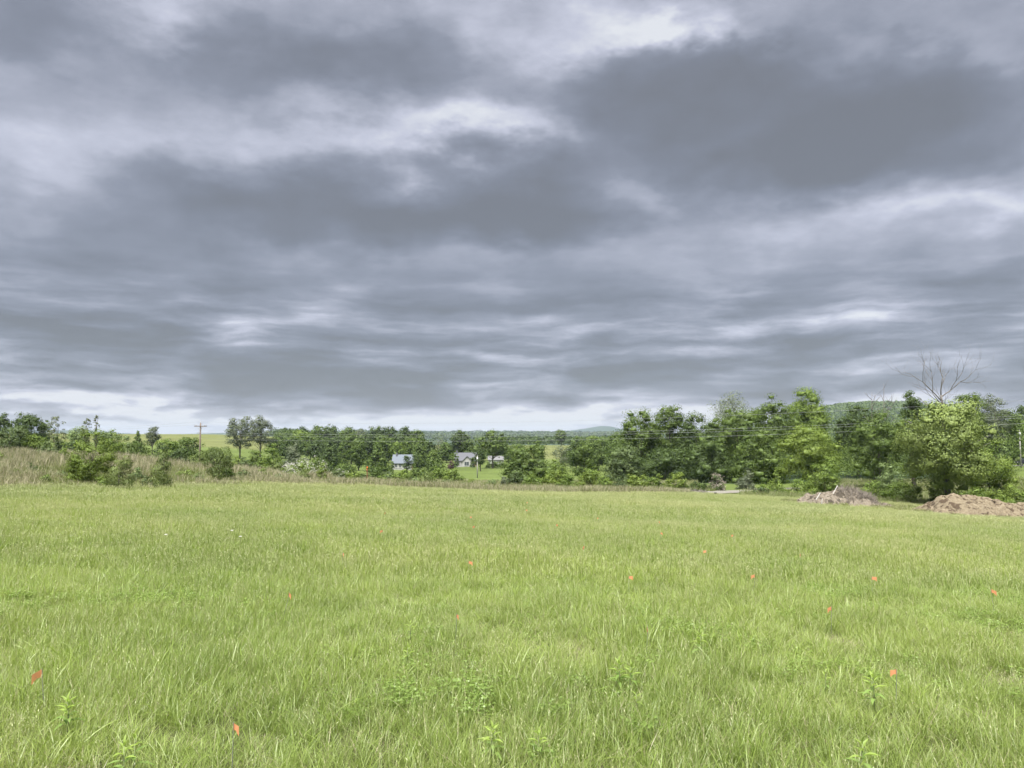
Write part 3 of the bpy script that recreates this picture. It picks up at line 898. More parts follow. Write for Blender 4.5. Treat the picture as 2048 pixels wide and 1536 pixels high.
    dict(name='bush', kind='dome', pal='fresh', pxc=1806, pxw=80, ytop=958, Y=86, clear=0.0, label='bramble under the pale sage shrub, right of two between the mounds'),
    dict(name='bush', kind='dome', pal='mid', pxc=1872, pxw=44, ytop=938, Y=84, clear=0.0, label='dark bramble around the trunk of the dead topped tree'),
    dict(name='bush', kind='dome', pal='fresh', pxc=1935, pxw=80, ytop=968, Y=77, clear=0.0, label='low bramble along the crest behind the right dirt mound'),
    dict(name='bush', kind='dome', pal='fresh', pxc=2020, pxw=90, ytop=970, Y=77, clear=0.0, label='low bramble behind the right dirt mound, at the photo edge'),
]
# hedge of brambles and honeysuckle across the middle
HEDGE = [(1030, 44, 938, 'olive'), (1062, 50, 945, 'fresh'), (1098, 50, 944, 'lime'), (1136, 54, 948, 'fresh'), (1172, 46, 940, 'lime'),
         (1208, 52, 947, 'fresh'), (1240, 40, 949, 'olive'), (1272, 50, 943, 'lime'), (1300, 40, 946, 'fresh'), (1318, 22, 939, 'fresh')]
ORD = ['first', 'second', 'third', 'fourth', 'fifth', 'sixth', 'seventh', 'eighth', 'ninth', 'tenth', 'eleventh', 'twelfth', 'thirteenth', 'fourteenth', 'fifteenth',
       'sixteenth', 'seventeenth', 'eighteenth', 'nineteenth', 'twentieth', 'twenty-first', 'twenty-second', 'twenty-third', 'twenty-fourth', 'twenty-fifth',
       'twenty-sixth', 'twenty-seventh', 'twenty-eighth', 'twenty-ninth', 'thirtieth', 'thirty-first', 'thirty-second', 'thirty-third']
for i, (px, w_, yt, pal) in enumerate(HEDGE):
    TREES.append(dict(name='hedge_bush', kind='dome', pal=pal, pxc=px, pxw=w_, ytop=yt, Y=90 + (i % 3) * 2.5, clear=0.0, group='hedge bushes behind the dry grass strip',
                      label='hedge bush behind the tan grass strip, %s from the left' % ORD[i]))
# brush on the left slope
BRUSH = [
    dict(name='shrub', kind='dome', pal='lime', pxc=188, pxw=96, ytop=859, Y=50, clear=0.08, stems=4, label='large leafy shrub, most prominent one in the dry grass slope'),
    dict(name='cedar_bush', kind='dome', n_clump=34, clump_r=0.17, pal='cedar', pxc=243, pxw=56, ytop=903, Y=46, clear=0.0, spray=1.0, label='feathery cedar bush right beside the large leafy shrub'),
    dict(name='cedar_bush', kind='cone', n_clump=30, clump_r=0.2, pal='cedar', pxc=330, pxw=54, ytop=902, Y=49, clear=0.0, spray=1.0, label='feathery cedar bush standing alone between leafy shrub and power pole'),
    dict(name='cedar_bush', kind='oval', n_clump=34, clump_r=0.17, pal='cedar', pxc=443, pxw=58, ytop=886, Y=60, clear=0.0, spray=1.0, label='tall cedar bush below and beyond the crossarm power pole'),
    dict(name='shrub', kind='dome', pal='mid', pxc=458, pxw=34, ytop=923, Y=64, clear=0.0, label='dark low shrub at the foot of the tall cedar bush'),
    dict(name='cedar_bush', kind='dome', n_clump=34, clump_r=0.17, pal='cedar', pxc=612, pxw=34, ytop=938, Y=76, clear=0.0, spray=1.0, label='small dark cedar in front of the white flowering shrub'),
    dict(name='shrub', kind='dome', pal='olive', pxc=22, pxw=80, ytop=846, Y=82, clear=0.0, label='olive green thicket at the photo edge on the brush slope'),
    dict(name='shrub', kind='dome', pal='fresh', pxc=80, pxw=70, ytop=862, Y=84, clear=0.0, label='fresh green thicket next to the edge thicket on the brush slope'),
    dict(name='shrub', kind='dome', pal='olive', pxc=112, pxw=62, ytop=866, Y=76, clear=0.0, dens=0.8, label='loose olive thicket left of the large leafy shrub'),
    dict(name='shrub', kind='dome', pal='fresh', pxc=132, pxw=20, ytop=878, Y=70, clear=0.0, label='small bright shrub touching the large leafy shrub'),
    dict(name='shrub', kind='dome', pal='fresh', pxc=228, pxw=56, ytop=864, Y=86, clear=0.0, label='fresh thicket behind the large leafy shrub'),
    dict(name='shrub', kind='dome', pal='mid', pxc=280, pxw=46, ytop=876, Y=84, clear=0.0, spray=1.0, label='dark spiky shrub on the brush skyline between the two cedar bushes'),
    dict(name='shrub', kind='dome', pal='olive', pxc=320, pxw=44, ytop=882, Y=90, clear=0.0, label='olive shrub behind the cedar bush that stands alone'),
    dict(name='shrub', kind='dome', pal='olive', pxc=362, pxw=46, ytop=890, Y=92, clear=0.0, label='olive shrub in the brush before the crossarm power pole'),
    dict(name='shrub', kind='dome', pal='cedar', pxc=402, pxw=46, ytop=900, Y=88, clear=0.0, label='dark shrub hiding the foot of the crossarm power pole'),
    dict(name='shrub', kind='dome', pal='lime', pxc=475, pxw=30, ytop=903, Y=100, clear=0.0, label='yellow green shrub past the tall cedar bush'),
    dict(name='shrub', kind='dome', pal='mid', pxc=514, pxw=40, ytop=895, Y=125, clear=0.0, label='dark green shrub under the pair of pasture trees'),
    dict(name='shrub', kind='dome', pal='fresh', pxc=545, pxw=50, ytop=884, Y=150, clear=0.0, label='fresh shrub under the right pasture tree'),
    dict(name='shrub', kind='dome', pal='grey', pxc=585, pxw=60, ytop=880, Y=190, clear=0.0, label='greyish thicket left of the conical dark tree'),
    dict(name='shrub', kind='dome', pal='cedar', pxc=555, pxw=34, ytop=908, Y=110, clear=0.0, label='brownish green shrub left of the white flowering shrub'),
    dict(name='flowering_shrub', kind='dome', pal='fresh', pxc=598, pxw=100, ytop=920, Y=84, clear=0.0, blossom=(M_BLOSSOM, 0.33), label='wide white flowering shrub behind the tan grass'),
    dict(name='flowering_shrub', kind='dome', pal='fresh', pxc=638, pxw=46, ytop=916, Y=86, clear=0.0, blossom=(M_BLOSSOM, 0.25), label='smaller white flowering shrub joined to the wide one'),
    dict(name='flowering_shrub', kind='dome', pal='olive', pxc=682, pxw=44, ytop=936, Y=84, clear=0.0, blossom=(M_BLOSSOM, 0.16), label='thinly flowering low shrub left of the bright shrub by the post'),
    dict(name='shrub', kind='dome', pal='lime', pxc=706, pxw=38, ytop=936, Y=80, clear=0.0, label='bright shrub just left of the orange tipped post'),
    dict(name='shrub', kind='dome', pal='lime', pxc=645, pxw=28, ytop=934, Y=79, clear=0.0, label='bright shrub under the smaller white flowering shrub'),
    dict(name='shrub', kind='dome', pal='fresh', pxc=806, pxw=52, ytop=938, Y=100, clear=0.0, label='spreading shrub below the blue roofed house'),
    dict(name='cedar_bush', kind='dome', n_clump=34, clump_r=0.17, pal='cedar', pxc=858, pxw=36, ytop=940, Y=78, clear=0.0, spray=1.0, label='dark cedar bush at the meadow edge below the bushy conical tree'),
    dict(name='cedar_bush', kind='dome', n_clump=34, clump_r=0.17, pal='cedar', pxc=802, pxw=22, ytop=956, Y=77, clear=0.0, spray=1.0, label='small low cedar bush at the meadow edge right of the post'),
    dict(name='shrub', kind='dome', pal='fresh', pxc=908, pxw=44, ytop=936, Y=120, clear=0.0, label='fresh shrub before the lawn of the gabled house'),
    dict(name='shrub', kind='dome', pal='lime', pxc=945, pxw=44, ytop=957, Y=95, clear=0.0, label='low bright shrub at the foot of the slim utility pole'),
    dict(name='shrub', kind='dome', pal='sage', pxc=985, pxw=40, ytop=957, Y=92, clear=0.0, label='low pale shrub between utility pole and the hedge'),
    dict(name='shrub', kind='dome', pal='grey', pxc=1008, pxw=22, ytop=944, Y=84, clear=0.0, label='small grey shrub at the left end of the hedge'),
    dict(name='weed_clump', kind='dome', pal='lime', pxc=36, pxw=30, ytop=934, Y=52, clear=0.0, label='yellow green weed clump low in the dry grass at the edge'),
    dict(name='weed_clump', kind='dome', pal='lime', pxc=176, pxw=22, ytop=953, Y=50, clear=0.0, label='yellow green weed clump under the large leafy shrub'),
    dict(name='weed_clump', kind='dome', pal='olive', pxc=58, pxw=36, ytop=955, Y=51, clear=0.0, label='dull green weed clump beside the yellow green clump at the edge'),
]
BRUSH += [dict(name='shrub', kind='dome', pal=pl, pxc=a, pxw=b, ytop=c, Y=d, clear=0.0, label=lb) for (a, b, c, d, pl, lb) in [
    (690, 64, 922, 150, 'mid', 'broad shrub in the hollow left of the orange tipped post, behind the flowering shrubs'),
    (748, 58, 928, 145, 'mid', 'broad shrub in the hollow just right of the orange tipped post'),
    (780, 44, 940, 128, 'olive', 'low olive shrub below the left end of the blue roofed house'),
    (838, 56, 934, 165, 'mid', 'shrub in the hollow under the slimmer dark cedar'),
    (880, 52, 930, 150, 'fresh', 'leafy shrub in the hollow left of the lawn'),
    (640, 60, 915, 175, 'mid', 'dark shrub in the hollow right behind the smaller white flowering shrub'),
    (730, 34, 946, 92, 'olive', 'low weedy shrub at the foot of the orange tipped post'),
    (765, 40, 950, 90, 'fresh', 'low fresh shrub right of the orange tipped post'),
    (835, 40, 952, 92, 'sage', 'low pale shrub left of the dark cedar bush at the meadow edge'),
    (895, 46, 955, 94, 'olive', 'low olive shrub right of the dark cedar bush at the meadow edge'),
    (150, 50, 880, 90, 'olive', 'olive thicket hidden behind the left side of the large leafy shrub'),
    (52, 60, 858, 92, 'mid', 'mid green thicket in the gap of the two edge thickets'),
    (250, 50, 872, 100, 'sage', 'pale thicket over the cedar bush beside the large leafy shrub'),
    (425, 40, 896, 96, 'olive', 'olive shrub between the power pole and the tall cedar bush'),
    (495, 44, 905, 96, 'olive', 'olive shrub right of the yellow green shrub'),
    (528, 40, 912, 98, 'fresh', 'fresh shrub left of the brownish green shrub'),
]]
CAT = {'sapling': 'tree', 'bush': 'bush', 'hedge_bush': 'bush', 'copper_bush': 'bush', 'cedar_bush': 'bush', 'shrub': 'shrub', 'flowering_shrub': 'shrub', 'weed_clump': 'weed'}
GRP = {'valley_tree': 'trees in the valley', 'tall_tree': 'trees of the big wood', 'maple_tree': 'trees round the houses', 'bush': 'bushes along the far field edge',
       'shrub': 'shrubs in the brush', 'cedar_bush': 'cedar bushes in the brush', 'broadleaf_tree': 'broadleaf trees around the meadow', 'shade_tree': 'shade trees',
       'cedar_tree': 'dark cedars', 'flowering_shrub': 'white flowering shrubs', 'weed_clump': 'weed clumps in the dry grass', 'young_tree': 'young trees'}
BELT = [(556, 46, 868, 340, 'mid'), (585, 50, 874, 300, 'dark'), (622, 52, 866, 350, 'mid'), (640, 44, 876, 310, 'dark'), (678, 50, 864, 360, 'dark'), (704, 46, 868, 340, 'mid'), (738, 52, 866, 350, 'dark'),
        (768, 48, 870, 340, 'mid'), (800, 50, 866, 360, 'dark'), (826, 44, 872, 340, 'mid'), (856, 44, 880, 320, 'dark'), (893, 40, 884, 390, 'mid'), (1034, 44, 886, 290, 'mid'),
        (1152, 50, 884, 260, 'dark'), (1196, 56, 878, 250, 'mid'), (1232, 54, 868, 240, 'dark')]
for i, (px, w_, yt, Y_, pal) in enumerate(BELT):
    TREES.append(dict(name='valley_tree', kind=('round', 'oval')[i % 2], pal=pal, pxc=px, pxw=w_, ytop=yt, Y=Y_, clear=0.03, label='rounded tree filling the valley belt, %s of its row from the left' % ORD[i]))
for i, (px, w_, yt, Y_, pal) in enumerate([(8, 30, 905, 60, 'lime'), (70, 34, 925, 55, 'olive'), (98, 30, 945, 48, 'fresh'), (130, 40, 935, 52, 'sage'), (210, 30, 950, 46, 'fresh'), (275, 40, 930, 54, 'sage'),
                                           (300, 30, 950, 48, 'olive'), (372, 40, 935, 60, 'fresh'), (400, 30, 945, 58, 'sage'), (490, 40, 938, 68, 'olive'), (530, 40, 935, 74, 'fresh'), (560, 34, 945, 72, 'sage')]):
    BRUSH.append(dict(name='weed_clump', kind='dome', pal=pal, pxc=px, pxw=w_, ytop=yt, Y=Y_, clear=0.0, dens=0.7, label='loose green weed clump amid the tan grass, %s of a dozen from the left' % ORD[i]))
BRUSH.append(dict(name='shrub', kind='dome', pal='mid', pxc=984, pxw=30, ytop=921, Y=312, clear=0.0, label='shrub at the left corner of the low white garage'))
BRUSH.append(dict(name='shrub', kind='dome', pal='mid', pxc=999, pxw=34, ytop=922, Y=320, clear=0.0, label='shrub hiding the front of the low white garage'))
for t_ in TREES + BRUSH:
    q = dict(t_)
    nm, lb = q.pop('name'), q.pop('label')
    q.setdefault('group', GRP.get(nm))
    make_tree(nm, lb, CAT.get(nm, 'tree'), **q)

# ------------------------------------------------------------------ the tree with the dead top


def dead_tree(label, pxc, Y, ytop, yleaf, pxw, pal):
    rng = np.random.default_rng(99)
    base = ground(pxc, Y)
    h = at(pxc, ytop, Y)[2] - base[2]
    hl = at(pxc, yleaf, Y)[2] - base[2]
    w = pxw / FPX * Y
    t = thing('half_dead_tree', label, 'tree', base)
    m = MB()
    tips = []

    def grow(p, d, L, r, lvl):
        n = 4
        pts, rads = [p.copy()], [r]
        for k in range(n):
            d = unit(d + rng.normal(size=3) * 0.13 + np.array([0, 0, 0.05]))
            p = p + d * L / n
            pts.append(p.copy()); rads.append(r * (1 - 0.42 * (k + 1) / n))
        m.tube(pts, rads, 6 if lvl < 2 else 4)
        if lvl >= 6 or r < 0.006:
            return
        kids = 3 if lvl < 4 else 2
        for c in range(kids):
            ax = unit(np.cross(d, rng.normal(size=3)))
            nd = unit(d * math.cos(0.55) + ax * math.sin(0.55 + 0.2 * rng.random()) + np.array([0, 0, 0.12]))
            j = n if c < 2 else 2
            grow(pts[j], nd, L * rng.uniform(0.58, 0.8), rads[j] * 0.80, lvl + 1)

    # main stem up into the dead part
    stem = [np.array([0, 0, -0.3]), np.array([0.05, 0, 0.18 * h]), np.array([-0.1, 0, 0.40 * h]), np.array([-0.05, 0, 0.58 * h]), np.array([-0.25, 0, 0.72 * h])]
    m.tube(stem, [0.36, 0.27, 0.20, 0.14, 0.10], 9)
    p = stem[-1]
    grow(p, unit(np.array([-0.05, 0, 1.0])), 0.115 * h, 0.066, 1)
    grow(p * 0.9 + stem[3] * 0.1, unit(np.array([0.75, 0.1, 0.66])), 0.18 * h, 0.066, 1)
    grow(p * 0.7 + stem[3] * 0.3, unit(np.array([-0.80, 0.0, 0.62])), 0.18 * h, 0.066, 1)
    grow(p * 0.3 + stem[3] * 0.7, unit(np.array([-0.62, -0.4, 0.8])), 0.14 * h, 0.056, 1)
    grow(stem[3], unit(np.array([-0.5, -0.3, 0.7])), 0.12 * h, 0.05, 2)
    for k in range(7):
        a = rng.random() * 6.28; z = rng.uniform(0.22, 0.55) * h
        q = np.array([0.4 * math.cos(a), 0.4 * math.sin(a), z])
        e = np.array([0.36 * w * math.cos(a), 0.36 * w * math.sin(a), z + 0.16 * h])
        m.tube([np.array([0, 0, z]), q * 0.5 + e * 0.5 + np.array([0, 0, 0.3]), e], [0.11, 0.07, 0.02], 5)
    link('trunk', m.mesh('trunk', M_DEADBARK, smooth=True), t)
    # live crown below
    C = crown_clumps(rng, w * 0.9, hl * 0.96, 'oval', 120)
    C[:, 2] = C[:, 2] * 0.93 + 0.04 * hl
    lo = C[:, 2] < 0.25 * hl
    C[lo, :2] *= 0.75
    rc = w * 0.105 * rng.uniform(0.6, 1.25, len(C))
    n = 34000
    idx = rng.choice(len(C), n, p=rc ** 2 / (rc ** 2).sum())
    d = unit(rng.normal(size=(n, 3)) + np.array([0, 0, 0.25]))
    P = C[idx] + d * (rc[idx] * (0.5 + 0.6 * rng.random(n) ** 0.45))[:, None] * np.array([1.1, 1.1, 0.85])
    P[:, 2] = np.maximum(P[:, 2], 0.2)
    L = 0.085 * rng.uniform(0.6, 1.4, n)
    Nn = unit(d * 1.0 + rng.normal(size=(n, 3)) * 0.4 + np.array([0, 0, 0.2]))
    v, f = leaf_cards(P, Nn, L, L * 0.65, rng)
    body = unit((P - np.array([0, 0, 0.45 * hl])) * np.array([1, 1, w / hl]))
    Sn = unit(d * 0.85 + body * 0.4 + rng.normal(size=(n, 3)) * 0.2)
    q4 = v.reshape(-1, 4, 3)
    flip = (Sn * np.cross(q4[:, 1] - q4[:, 0], q4[:, 2] - q4[:, 0])).sum(1) < 0
    f[flip] = f[flip][:, ::-1]
    cv, cf, cn = clump_cores(rng, C, rc, 0.5)
    cv[:, 2] = np.maximum(cv[:, 2], 0.1)
    f = np.concatenate([f, cf + len(v)]); v = np.concatenate([v, cv]); sn = np.concatenate([np.repeat(Sn, 4, axis=0), cn])
    link('crown', mesh_np('crown', v, f, 4, PAL[pal], normals=sn), t)
    return t


dead_tree('large pale leafed tree with a bare dead top above the dirt mounds', 1888, 80, 704, 768, 216, 'willow')


def bare_tree(label, pxc, Y, ytop, seed, r0=0.09):
    rng = np.random.default_rng(seed)
    base = ground(pxc, Y); h = at(pxc, ytop, Y)[2] - base[2]
    t = thing('bare_tree', label, 'tree', base, 0, 'bare dead trees')
    trunk, limbs = MB(), MB()
    trunk.tube([(0, 0, -0.2), (0.1, 0, 0.4 * h), (0, 0.1, 0.75 * h), (0.1, 0, h)], [r0 * 1.6, r0 * 1.2, r0 * 0.7, 0.02], 7)
    for k in range(11):
        z = h * (0.55 + 0.4 * k / 11); a = rng.random() * 6.28; L = h * rng.uniform(0.10, 0.2)
        e = np.array([math.cos(a) * L * 0.7, math.sin(a) * L * 0.7, z + L * 0.8])
        s = np.array([0.05, 0.05, z]); mid = (s + e) / 2 + rng.normal(size=3) * 0.1 * L
        limbs.tube([s, mid, e], [r0 * 0.5, r0 * 0.35, 0.012], 5)
        for q in range(2):
            e2 = mid + unit(e - mid + rng.normal(size=3) * 0.5 * L) * L * 0.5
            limbs.tube([mid, e2], [r0 * 0.28, 0.01], 4)
    link('trunk', trunk.mesh('trunk', M_DEADBARK, True), t)
    link('limbs', limbs.mesh('limbs', M_DEADBARK, True), t)


bare_tree('thin bare tree top poking over the wood before the far hill, left one', 1744, 128, 783, 5)
bare_tree('thin bare tree top poking over the wood before the far hill, right one', 1768, 128, 779, 6)

# ------------------------------------------------------------------ far woods (one mass each)


def forest(name, label, spots, h_rng, w_rng, n_leaf, leaf, pal, seed):
    rng = np.random.default_rng(seed)
    V, Fs, b0 = [], [], 0
    n = len(spots)
    hh = rng.uniform(*h_rng, n); ww = rng.uniform(*w_rng, n)
    z = Hz(spots[:, 0], spots[:, 1])
    N_ = n * n_leaf
    d = unit(rng.normal(size=(N_, 3)) + np.array([0, -0.15, 0.45]))
    d[:, 2] = np.abs(d[:, 2])
    i = np.repeat(np.arange(n), n_leaf)
    q = (0.75 + 0.3 * rng.random(N_))
    P = np.stack([spots[i, 0] + d[:, 0] * q * ww[i] / 2, spots[i, 1] + d[:, 1] * q * ww[i] / 2, z[i] + hh[i] * (0.35 + 0.65 * d[:, 2] * q)], 1)
    L = leaf * rng.uniform(0.6, 1.4, N_)
    v, f = leaf_cards(P, unit(d + rng.normal(size=(N_, 3)) * 0.4), L, L * 0.7, rng)
    o = link(name, mesh_np(name, v, f, 4, PAL[pal]))
    return tag(o, label, 'woods', kind='stuff')


def fan(rng, n, p0, p1, y0, y1):
    px = rng.uniform(p0, p1, n); Y = np.sqrt(rng.uniform(y0 ** 2, y1 ** 2, n))
    return np.stack([(px - 1024) / FPX * Y, Y], 1)


fr = np.random.default_rng(5)
forest('woods', 'far wooded hill showing through the gap over the big wood', fan(fr, 1900, 1500, 1990, 1650, 2320), (8, 13), (12, 20), 34, 2.0, 'mid', 1)
forest('woods', 'blue green wooded ridge across the valley behind the houses', fan(fr, 3400, 540, 1340, 2900, 4100), (11, 18), (16, 30), 20, 3.6, 'dark', 2)
forest('woods', 'thin line of woods on the crest of the left pasture', fan(fr, 40, 540, 640, 980, 1050), (8, 13), (9, 14), 70, 1.0, 'dark', 3)
forest('woods', 'dark tree belt at the foot of the wooded ridge', fan(fr, 260, 990, 1260, 900, 1150), (9, 14), (10, 15), 60, 1.2, 'dark', 4)

forest('woods', 'shadowy mass of trees filling the big wood from behind', fan(fr, 95, 1225, 2100, 172, 250), (8, 12.5), (6, 9), 900, 0.17, 'mid', 6)
forest('woods', 'dark undergrowth between the lime green tree and the dense dark tree', fan(fr, 26, 1650, 1800, 135, 170), (4, 7), (4, 6.5), 900, 0.13, 'mid', 10)
forest('woods', 'tree mass in the valley behind the blue roofed house', fan(fr, 70, 565, 845, 420, 600), (7, 11), (9, 13), 420, 0.42, 'dark', 7)
forest('woods', 'tree mass closing the valley between lawn and pasture hump', fan(fr, 26, 850, 1020, 380, 470), (4, 6.5), (8, 11), 420, 0.40, 'mid', 8)
forest('woods', 'tree mass in the valley left of the big wood', fan(fr, 36, 1130, 1250, 240, 420), (5, 8), (7, 10), 520, 0.28, 'mid', 9)

# ------------------------------------------------------------------ dirt mounds


def mound_material(name, ca, cb, cc):
    m, N = new_mat(name)
    geo = N.n('ShaderNodeNewGeometry')
    P = geo.outputs['Position']
    n1 = N.noise(P, 0.9, 6, 0.65); n2 = N.noise(P, 4.5, 6, 0.7); n3 = N.noise(P, 1.6, 4, 0.6, 0.8)
    c = N.mix(N.maprange(n2, 0.35, 0.65), ca, cb)
    c = N.mix(N.maprange(n3, 0.50, 0.60), c, cc)
    c = N.mix(N.maprange(n1, 0.62, 0.72), c, tuple(q * 1.25 for q in ca))
    b = N.n('ShaderNodeBsdfPrincipled'); b.inputs['Roughness'].default_value = 0.95; b.inputs['Specular IOR Level'].default_value = 0.1
    N._set(b.inputs['Base Color'], c)
    bp = N.n('ShaderNodeBump'); bp.inputs['Strength'].default_value = 0.9; bp.inputs['Distance'].default_value = 0.12
    N._set(bp.inputs['Height'], n2); N.t.links.new(bp.outputs[0], b.inputs['Normal'])
    o = N.n('ShaderNodeOutputMaterial'); N.t.links.new(b.outputs[0], o.inputs[0])
    return m


M_MOUND_A = mound_material('dirt_grey_tan', (0.225, 0.196, 0.156), (0.150, 0.126, 0.098), (0.070, 0.060, 0.047))
M_MOUND_B = mound_material('dirt_orange_tan', (0.235, 0.198, 0.138), (0.156, 0.126, 0.086), (0.078, 0.058, 0.040))


def mound(label, px0, px1, Y, prof, depth, mat, seed, n_clod, clod_mat):
    """prof: list of (t along the mound, height m)"""
    a, b_ = ground(px0, Y)[:2], ground(px1, Y)[:2]
    c = (a + b_) / 2; Lx = np.linalg.norm(b_ - a)
    base = np.array([c[0], c[1], float(Hz(*c))])
    root = thing('dirt_mound', label, 'dirt mound', base)
    nx, ny = 150, 60
    tt = np.linspace(0, 1, nx); ss = np.linspace(-1, 1, ny)
    TT, SS = np.meshgrid(tt, ss, indexing='ij')
    px_, ph_ = zip(*prof)
    X = (TT - 0.5) * Lx; Yy = SS * depth / 2
    hgt = np.interp(TT, px_, ph_)
    k = np.ones(9) / 9
    hgt = np.apply_along_axis(lambda q: np.convolve(np.pad(q, 4, mode='edge'), k, 'valid'), 0, hgt)
    env = np.clip(1 - np.abs(SS) ** 1.7, 0, 1) ** 0.85
    wx, wy = X + c[0], Yy + c[1]
    rough = (vnoise(wx, wy, 0.9 + seed * 0.01) - 0.5) * 0.5 + (vnoise(wx + 9, wy, 2.3) - 0.5) * 0.34 + (vnoise(wx + 3, wy, 5.0) - 0.5) * 0.16
    gully = -0.28 * np.clip(1 - np.abs(vnoise(wx * 1.3 + 40, wy * 0.35, 1.1) - 0.5) / 0.06, 0, 1)
    Z = hgt * env + (rough * 0.95 + gully * 1.3) * np.clip(hgt * env * 1.5, 0, 1) * 0.9
    Z = Z + Hz(wx, wy) - base[2] - 0.06
    v = np.stack([X, Yy, Z], -1).reshape(-1, 3)
    i_, j_ = np.meshgrid(np.arange(nx - 1), np.arange(ny - 1), indexing='ij')
    f = np.stack([i_ * ny + j_, (i_ + 1) * ny + j_, (i_ + 1) * ny + j_ + 1, i_ * ny + j_ + 1], -1).reshape(-1, 4)
    link('earth', mesh_np('earth', v, f, 4, mat, smooth=True), root)
    rng = np.random.default_rng(seed)
    cm = clod_mesh(rng, clod_mat)
    Zg = Z
    for q in range(n_clod):
        i = rng.integers(6, nx - 6); j = rng.integers(3, int(ny * 0.55))
        s = 0.05 + 0.17 * rng.random() ** 2.5
        link('clod', cm[q % len(cm)], root, (X[i, j], Yy[i, j], Zg[i, j] + s * 0.2), (rng.random() * 6, rng.random() * 6, rng.random() * 6), (s, s * rng.uniform(0.7, 1.2), s * 0.8))
    return root, (X, Yy, Z)


def clod_mesh(rng, mat):
    out = []
    for k in range(4):
        m = MB()
        ph = (1 + 5 ** 0.5) / 2
        V0 = unit(np.array([(-1, ph, 0), (1, ph, 0), (-1, -ph, 0), (1, -ph, 0), (0, -1, ph), (0, 1, ph), (0, -1, -ph), (0, 1, -ph), (ph, 0, -1), (ph, 0, 1), (-ph, 0, -1), (-ph, 0, 1)], float))
        F0 = [(0, 11, 5), (0, 5, 1), (0, 1, 7), (0, 7, 10), (0, 10, 11), (1, 5, 9), (5, 11, 4), (11, 10, 2), (10, 7, 6), (7, 1, 8), (3, 9, 4), (3, 4, 2), (3, 2, 6), (3, 6, 8), (3, 8, 9), (4, 9, 5), (2, 4, 11), (6, 2, 10), (8, 6, 7), (9, 8, 1)]
        m.add(V0 * rng.uniform(0.6, 1.25, (12, 1)), F0)
        out.append(m.mesh('clod', mat))
    return out


mA, gA = mound('grey brown dirt mound with white boards and brush on its crest', 1584, 1796, 74,
               [(0, 0), (0.04, 0.3), (0.14, 1.1), (0.24, 1.35), (0.36, 1.48), (0.48, 1.58), (0.55, 1.55), (0.63, 1.2), (0.72, 0.75), (0.85, 0.45), (1, 0)], 5.5, M_MOUND_A, 3, 46, M_MOUND_A)
mB, gB = mound('smooth orange tan dirt mound cut by the photo edge', 1832, 2165, 67,
               [(0, 0), (0.04, 0.6), (0.1, 1.35), (0.16, 1.8), (0.25, 1.85), (0.4, 1.62), (0.55, 1.4), (0.75, 1.2), (0.9, 0.9), (1, 0)], 6.5, M_MOUND_B, 8, 50, M_MOUND_B)

M_BOARD = simple_mat('weathered_white_board', (0.50, 0.48, 0.45), 0.8, var=0.15, scale=6)


def board_on(root, grid, t, s, L, tilt, yaw, label):
    X, Yy, Z = grid
    i = int(t * (X.shape[0] - 1)); j = int(s * (X.shape[1] - 1))
    p = np.array([X[i, j], Yy[i, j], Z[i, j]]) + np.array(root.location)
    o = thing('broken_board', label, 'board', p, yaw, 'boards on the dirt mound')
    o.rotation_euler = (0, tilt, yaw)
    m = MB(); m.box(-0.15 * L, 0.85 * L, -0.05, 0.05, 0.0, 0.04)
    m.add([(0.85 * L, -0.05, 0.0), (0.85 * L, 0.05, 0.0), (0.93 * L, 0.03, 0.0), (0.85 * L, -0.05, 0.04), (0.85 * L, 0.05, 0.04), (0.93 * L, 0.03, 0.04)],
          [(0, 2, 1), (3, 4, 5), (0, 3, 5, 2), (2, 5, 4, 1)])
    link('plank', m.mesh('plank', M_BOARD), o)
    n = MB(); n.box(0.2 * L, 0.24 * L, -0.02, 0.02, 0.04, 0.055)
    link('cleat', n.mesh('cleat', M_BOARD), o)


board_on(mA, gA, 0.15, 0.22, 0.75, R(-55), R(8), 'upper leaning white board near the left end of the grey dirt mound')
board_on(mA, gA, 0.20, 0.14, 0.6, R(42), R(5), 'short crossing white board near the left end of the grey dirt mound')
board_on(mA, gA, 0.165, 0.06, 0.5, R(-82), R(0), 'upright white board at the foot of the grey dirt mound')
board_on(mA, gA, 0.32, 0.28, 0.95, R(-58), R(6), 'longest leaning white board in the middle of the grey dirt mound')


def mound_cover(name, root, grid, label, n, trange, srange, h, mats, seed, cat):
    """dead brush and weeds growing out of the mound"""
    rng = np.random.default_rng(seed)
    X, Yy, Z = grid
    m = MB()
    for k in range(n):
        i = int(rng.uniform(*trange) * (X.shape[0] - 1)); j = int(rng.uniform(*srange) * (X.shape[1] - 1))
        p = np.array([X[i, j], Yy[i, j], Z[i, j]])
        d = unit(rng.normal(size=3) * 0.55 + np.array([0, 0, 0.75]))
        L = h * rng.uniform(0.4, 1.2)
        q = p + d * L * 0.55 + rng.normal(size=3) * 0.05; e = p + d * L + rng.normal(size=3) * 0.14
        m.tube([p - d * 0.05, q, e], [0.018, 0.014, 0.004], 3, cap=False)
    o = link(name, m.mesh(name, mats), None, root.location)
    return tag(o, label, cat, kind='stuff')


mound_cover('dead_brush', mA, gA, 'grey dead brush tangled over the top of the grey dirt mound', 1000, (0.42, 0.72), (0.15, 0.6), 0.55, simple_mat('dead_twig', (0.19, 0.165, 0.14), 0.9, var=0.3), 12, 'brush')

